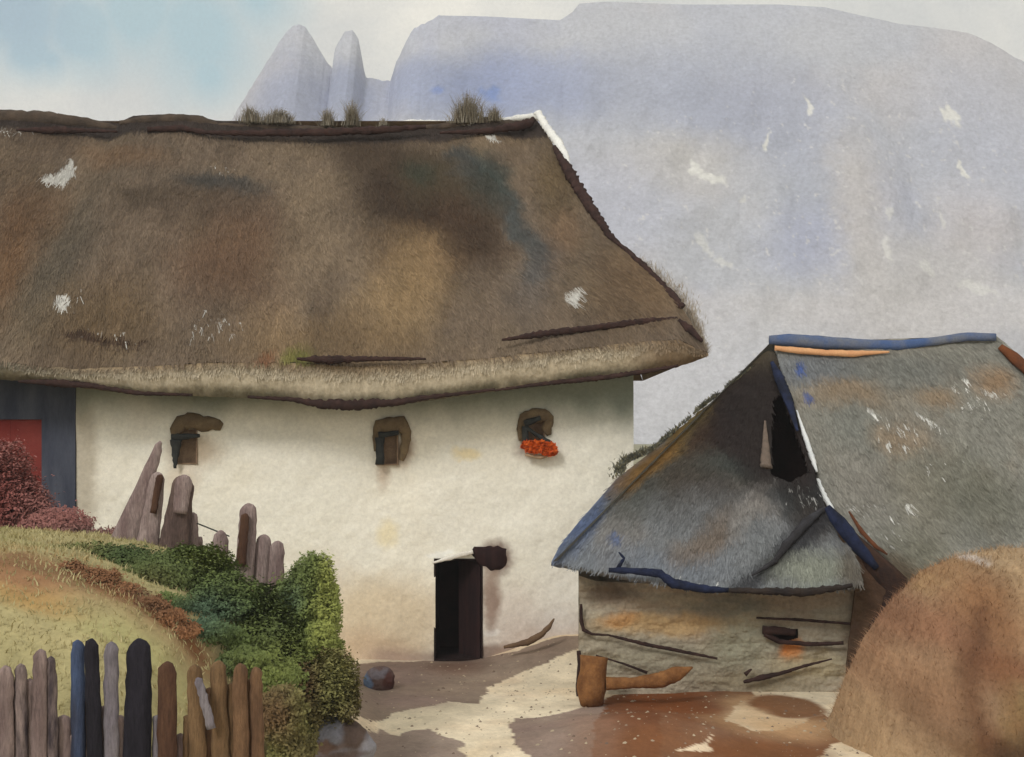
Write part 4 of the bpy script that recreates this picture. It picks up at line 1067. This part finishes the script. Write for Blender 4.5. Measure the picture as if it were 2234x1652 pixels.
# rounded blue ridge roll over a peach-coloured mortar fillet
rod('ridge_roll', ((1678, 742), (1720, 742), (1800, 748), (1880, 752), (1960, 754), (2040, 745), (2110, 735), (2172, 736)), (18, 26, 26, 22, 20, 18, 18, 16), 60, hut, lambda a, b: P(a, b, 16.32), .05,
    material('ridge_blue', srgb(72, 92, 132), srgb(112, 114, 118), vscale=2.2, grain=50))
rod('ridge_mortar', ((1690, 760), (1740, 765), (1800, 770), (1860, 772), (1940, 768)), (10, 14, 12, 14, 4), 61, hut, lambda a, b: P(a, b, 16.22), .1,
    material('peach_mortar', srgb(214, 166, 122), srgb(200, 148, 108), vscale=5))
rod('ridge_roll', ((2182, 756), (2210, 778), (2240, 806), (2300, 870)), (14, 22, 22, 18), 62, hut, lambda a, b: on_b(a, b, .08), .12, material('rust_ridge', srgb(110, 66, 40), srgb(84, 52, 36)))
rod('roof_batten', ((1852, 1116), (1880, 1160), (1910, 1192), (1936, 1210)), (4, 9, 9, 4), 63, hut, lambda a, b: on_b(a, b, .08), .12, material('rust_ridge'))
# brush of moss along the left verge
rsm = np.random.RandomState(78); n = 3500
t_ = rsm.rand(n); pxy = np.array([np.interp(t_, np.linspace(0, 1, 5), [1345, 1365, 1420, 1520, 1640]), np.interp(t_, np.linspace(0, 1, 5), [1040, 1000, 975, 885, 790])])
dens = smooth(-.25, .1, fbm(t_ * 14, t_ * 0, seed=5)) > rsm.rand(n) * .9
pxy = pxy[:, dens]; t_ = t_[dens]; n = len(t_)
sc_ = np.interp(t_, [0, .2, .5, 1], [26, 20, 10, 4])
ox = 8 - np.abs(rsm.randn(n)) * sc_ * .5; oy = -np.abs(rsm.randn(n)) * sc_ * .3
pts = np.array([list(on_a(a, b, .0)) for a, b in zip(pxy[0] + ox, pxy[1] + oy + 10)])
V, Fc = blades(n, pts, .05, .02, rsm, 1.2)
cc = np.array([srgb(*c) for c in ((110, 110, 98), (86, 88, 82), (124, 118, 92))])
mesh('verge_moss', V, Fc, leafmat, hut, np.repeat(cc[rsm.randint(3, size=n)], 6, axis=0), False)

# ================================================================== haystack
HS = P(2275, 0, 12.2); hs_root_label = 'big rounded ochre-brown haystack in the lower right corner'
th = np.linspace(0, 2 * math.pi, 500)[:, None]; hh = np.linspace(0, 1, 260)[None]
Htop = P(0, 1196, 12.2).z
prof = np.interp(hh, [0, .25, .5, .7, .85, .94, .985, 1], [1.0, .92, .82, .70, .56, .40, .2, .001])
Rm = 2.18 * (1 + .05 * np.sin(3 * th + 1)) * prof
Hx = HS.x + .05 + Rm * np.cos(th); Hyy = 12.2 + Rm * np.sin(th) * .8; Hz = -.1 + (Htop + .1) * hh + 0 * th
nn_ = fbm(np.cos(th) * 3 + 5, np.sin(th) * 3 + 5, hh * 4, seed=171)
Hx = Hx + .12 * nn_ * np.cos(th); Hyy = Hyy + .2 * nn_ * np.sin(th)
st = fbm(th * 30 + 0 * hh, hh * 5 + 0 * th, seed=172); Hx = Hx + .03 * st * np.cos(th); Hyy = Hyy + .03 * st * np.sin(th)
hp = Pigment(Hx, Hz, (172, 147, 116), .90, warp=.14, wscale=.5, seed=181)
def hsb(px, py, rx, ry, col, alpha=1.0, soft=.7, ang=0):
    q = P(px, py, 11.0); hp.blob(q.x, q.z, rx * 11 / F, ry * 11 / F, col, alpha, soft, ang)
hp.hue(.7, [(190, 162, 122), (152, 124, 98), (172, 142, 108)], .6)
hsb(2150, 1500, 150, 180, (140, 110, 86), .8, .8)
hsb(2080, 1265, 130, 36, (204, 168, 118), .85, .7, 20); hsb(1930, 1400, 60, 110, (184, 148, 110), .8, .7, -30)
hsb(2080, 1380, 90, 60, (142, 102, 78), .8); hsb(2000, 1500, 90, 60, (160, 124, 96), .7); hsb(2180, 1330, 60, 60, (148, 108, 76), .8)
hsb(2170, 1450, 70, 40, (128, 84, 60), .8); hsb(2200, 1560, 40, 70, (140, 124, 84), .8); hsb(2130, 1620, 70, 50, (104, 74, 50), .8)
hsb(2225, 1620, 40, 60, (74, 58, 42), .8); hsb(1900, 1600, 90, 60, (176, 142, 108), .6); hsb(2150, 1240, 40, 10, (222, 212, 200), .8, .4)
hsb(2205, 1232, 34, 22, (206, 198, 194), .8, .4)
def hq(px, py): q = P(px, py, 11.0); return (q.x, q.z)
hp.line([hq(2170, 1350), hq(2125, 1420), (hq(2100, 1490)), hq(2108, 1560), hq(2150, 1640)], .09, (104, 72, 52), .75, .95); hp.line([hq(2210, 1380), hq(2170, 1460), hq(2190, 1560)], .1, (128, 92, 66), .6, .95)
hp.line([hq(2060, 1300), hq(2030, 1380), hq(2000, 1450)], .06, (140, 104, 80), .6, .9)
hp.line([hq(1990, 1240 + 35), hq(2060, 1228), hq(2130, 1218), hq(2200, 1208)], .05, (186, 146, 104), .7, .7)
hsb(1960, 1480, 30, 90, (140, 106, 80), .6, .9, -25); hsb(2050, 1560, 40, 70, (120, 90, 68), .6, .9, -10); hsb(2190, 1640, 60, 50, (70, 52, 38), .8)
hp.mottle(.3, .22, 3); hp.mottle(.04, .14, 4, sb=.3)
hay = grid('haystack', np.stack([Hx, Hyy, Hz], -1), material('hay', attr=True, grain=32, gamt=.16, bump=.6, bdist=.025, stretch=(1.3, 1.3, .8)), None, hp.out(), flip=True)
tag(hay, hs_root_label, 'haystack')
rs = np.random.RandomState(44); ii = rs.randint(0, 500, 26000); jj = rs.randint(6, 256, 26000)
hp0 = np.stack([Hx, Hyy, Hz], -1)[ii, jj]; nrm = np.stack([np.cos(th[ii, 0]), np.sin(th[ii, 0]), 0 * ii + .3], -1)
V, Fc = blades(26000, hp0 - nrm * .012, .07, .006, rs, 1.8)
mesh('loose_straw', V, Fc, leafmat, hay, np.repeat(np.clip(hp.out()[ii, jj] * (.8 + .5 * rs.rand(26000))[:, None], 0, .9), 6, axis=0), False)

# ================================================================== small things
def boulder(px, py, rx, ry, Y, base, washes, label, seed):
    q = P(px, py, Y); G, d = rubble(q, (rx * Y / F, rx * Y / F * .8, ry * Y / F), seed, sub=60, amp=.2)
    pg = Pigment(G[..., 0], G[..., 2], base, 1.0, warp=.05, wscale=.2, seed=seed)
    for (a, b, c, d_, col, al) in washes:
        w_ = P(a, b, Y); pg.blob(w_.x, w_.z, c * Y / F, d_ * Y / F, col, al, .35)
    pg.mottle(.1, .15)
    o = grid('boulder', G, material('boulder_stone', attr=True, grain=50, gamt=.12, bump=.6), None, pg.out(), flip=True)
    return tag(o, label, 'boulder')
boulder(730, 1632, 84, 66, 10.9, (142, 140, 146), [(745, 1592, 60, 20, (128, 128, 138), .8), (780, 1590, 26, 40, (84, 66, 54), .9), (700, 1615, 60, 12, (104, 78, 62), .9), (676, 1582, 20, 16, (220, 218, 214), .9), (740, 1640, 60, 14, (92, 70, 58), .8), (690, 1650, 40, 12, (178, 176, 178), .8)],
        'grey boulder with brown bands at the bottom edge of the picture', 5)
boulder(828, 1484, 34, 30, 14.6, (96, 78, 74), [(800, 1490, 14, 22, (98, 118, 146), .9), (850, 1485, 14, 20, (78, 50, 46), .9), (830, 1465, 24, 10, (110, 108, 116), .7)],
        'small dark stone with a blue left side in the mud', 6)
# loose pebbles and grit of the yard
rs = np.random.RandomState(12); n = 1500
px_ = -1.6 + 5.2 * rs.rand(n); py_ = 11.2 + 5.2 * rs.rand(n); r_ = .008 + .02 * rs.rand(n) ** 3
zz_ = gheight(px_, py_); V = []; Fc = []
base_ = np.array([(1, 0, 0), (.3, .95, 0), (-.8, .6, 0), (-.8, -.6, 0), (.3, -.95, 0), (.1, .1, .7)])
V = (np.stack([px_, py_, zz_ - .004], -1)[:, None] + base_[None] * (r_[:, None, None] * (.7 + .6 * rs.rand(n, 6, 1)))).reshape(-1, 3)
tri = np.array([(0, 1, 5), (1, 2, 5), (2, 3, 5), (3, 4, 5), (4, 0, 5)])
Fc = (np.arange(n)[:, None, None] * 6 + tri[None]).reshape(-1, 3)
cc = np.array([srgb(*c) for c in ((176, 160, 136), (140, 122, 104), (160, 144, 124), (110, 92, 80))])
tag(mesh('gravel', V, Fc, leafmat, None, np.repeat(cc[rs.randint(4, size=n)], 6, axis=0), False), 'loose pale and brown pebbles scattered over the yard', 'gravel', kind='stuff')
# bent branch
def gpt(px, py, lift=.03):
    return P(px, py, HY and 3 * F / (py - HY) * .985)
Q = [P(1100, 1412, 16.0), P(1150, 1402, 15.9), P(1182, 1384, 15.9), (P(1198, 1368, 15.9)), P(1209, 1350, 15.95)]
v_, f_ = tube(Q, [.02, .045, .04, .03, .01], 7, .15, 3)
br = mesh('bent_branch', v_, f_, material('branch_wood', srgb(112, 90, 70), srgb(90, 70, 56)))
tag(br, 'bent brown branch curving up from the ground between the doorway and the hut', 'branch')
# wooden mallet
ml = empty('wooden_mallet', P(1290, 1535, 13.7), label='orange-brown wooden mallet lying against the foot of the hut wall', cat='mallet')
om = material('orange_brown_wood', srgb(140, 98, 60), srgb(106, 70, 42), vscale=7, grain=40, bump=.6)
hd = [P(1292, 1538, 13.75), P(1290, 1500, 13.75), P(1294, 1465, 13.75), P(1297, 1432, 13.78)]
v_, f_ = tube(hd, [.13, .165, .15, .16], 12, .06, 3); mesh('head', v_, f_, om, ml)
hd = [P(1322, 1492, 13.7), P(1380, 1490, 13.68), P(1440, 1484, 13.66), P(1478, 1470, 13.66), P(1511, 1456, 13.68)]
v_, f_ = tube(hd, [.075, .06, .09, .085, .01], 10, .06, 4, .7); mesh('handle', v_, f_, om, ml)
# orange flowers on the third window's sill
rs = np.random.RandomState(9)
q = P(1180, 976, WY - .14)
fl = empty('orange_flowers', q, label='bright orange flowers on the sill of the third window', cat='flowers')
p, V, Fc = leaf_cloud([((q.x, q.y, q.z), (.17, .06, .08)), ((q.x + .12, q.y, q.z - .04), (.11, .05, .07)), ((q.x - .14, q.y, q.z + .01), (.10, .05, .07))], 1500, .035, rs, gaps=.1, seed=3)
cc = np.array([srgb(*c) for c in ((206, 88, 26), (190, 76, 24), (220, 104, 40))])
mesh('petals', V, Fc, leafmat, fl, np.repeat(cc[rs.randint(3, size=len(p))], 4, axis=0), False)
v_, f_ = tube([P(1146, 992, WY - .12), P(1180, 998, WY - .12), P(1208, 990, WY - .12)], [.02, .03, .015], 7, .1, 2)
mesh('stem', v_, f_, material('flower_stem', srgb(150, 120, 90), srgb(176, 150, 124)), fl)

# ================================================================== haze
V_, F_ = box((-420, -40, -8), (520, 440, 165))
hm = bpy.data.materials.new('haze_air'); hm.use_nodes = True
ht = hm.node_tree; ht.nodes.clear()
ho = ht.nodes.new('ShaderNodeOutputMaterial'); hv = ht.nodes.new('ShaderNodeVolumePrincipled')
hv.inputs['Color'].default_value = (.87, .875, .91, 1); hv.inputs['Density'].default_value = .0011
ht.links.new(hv.outputs[0], ho.inputs['Volume'])
tag(mesh('haze', V_, F_, hm, None, None, False), kind='stuff')
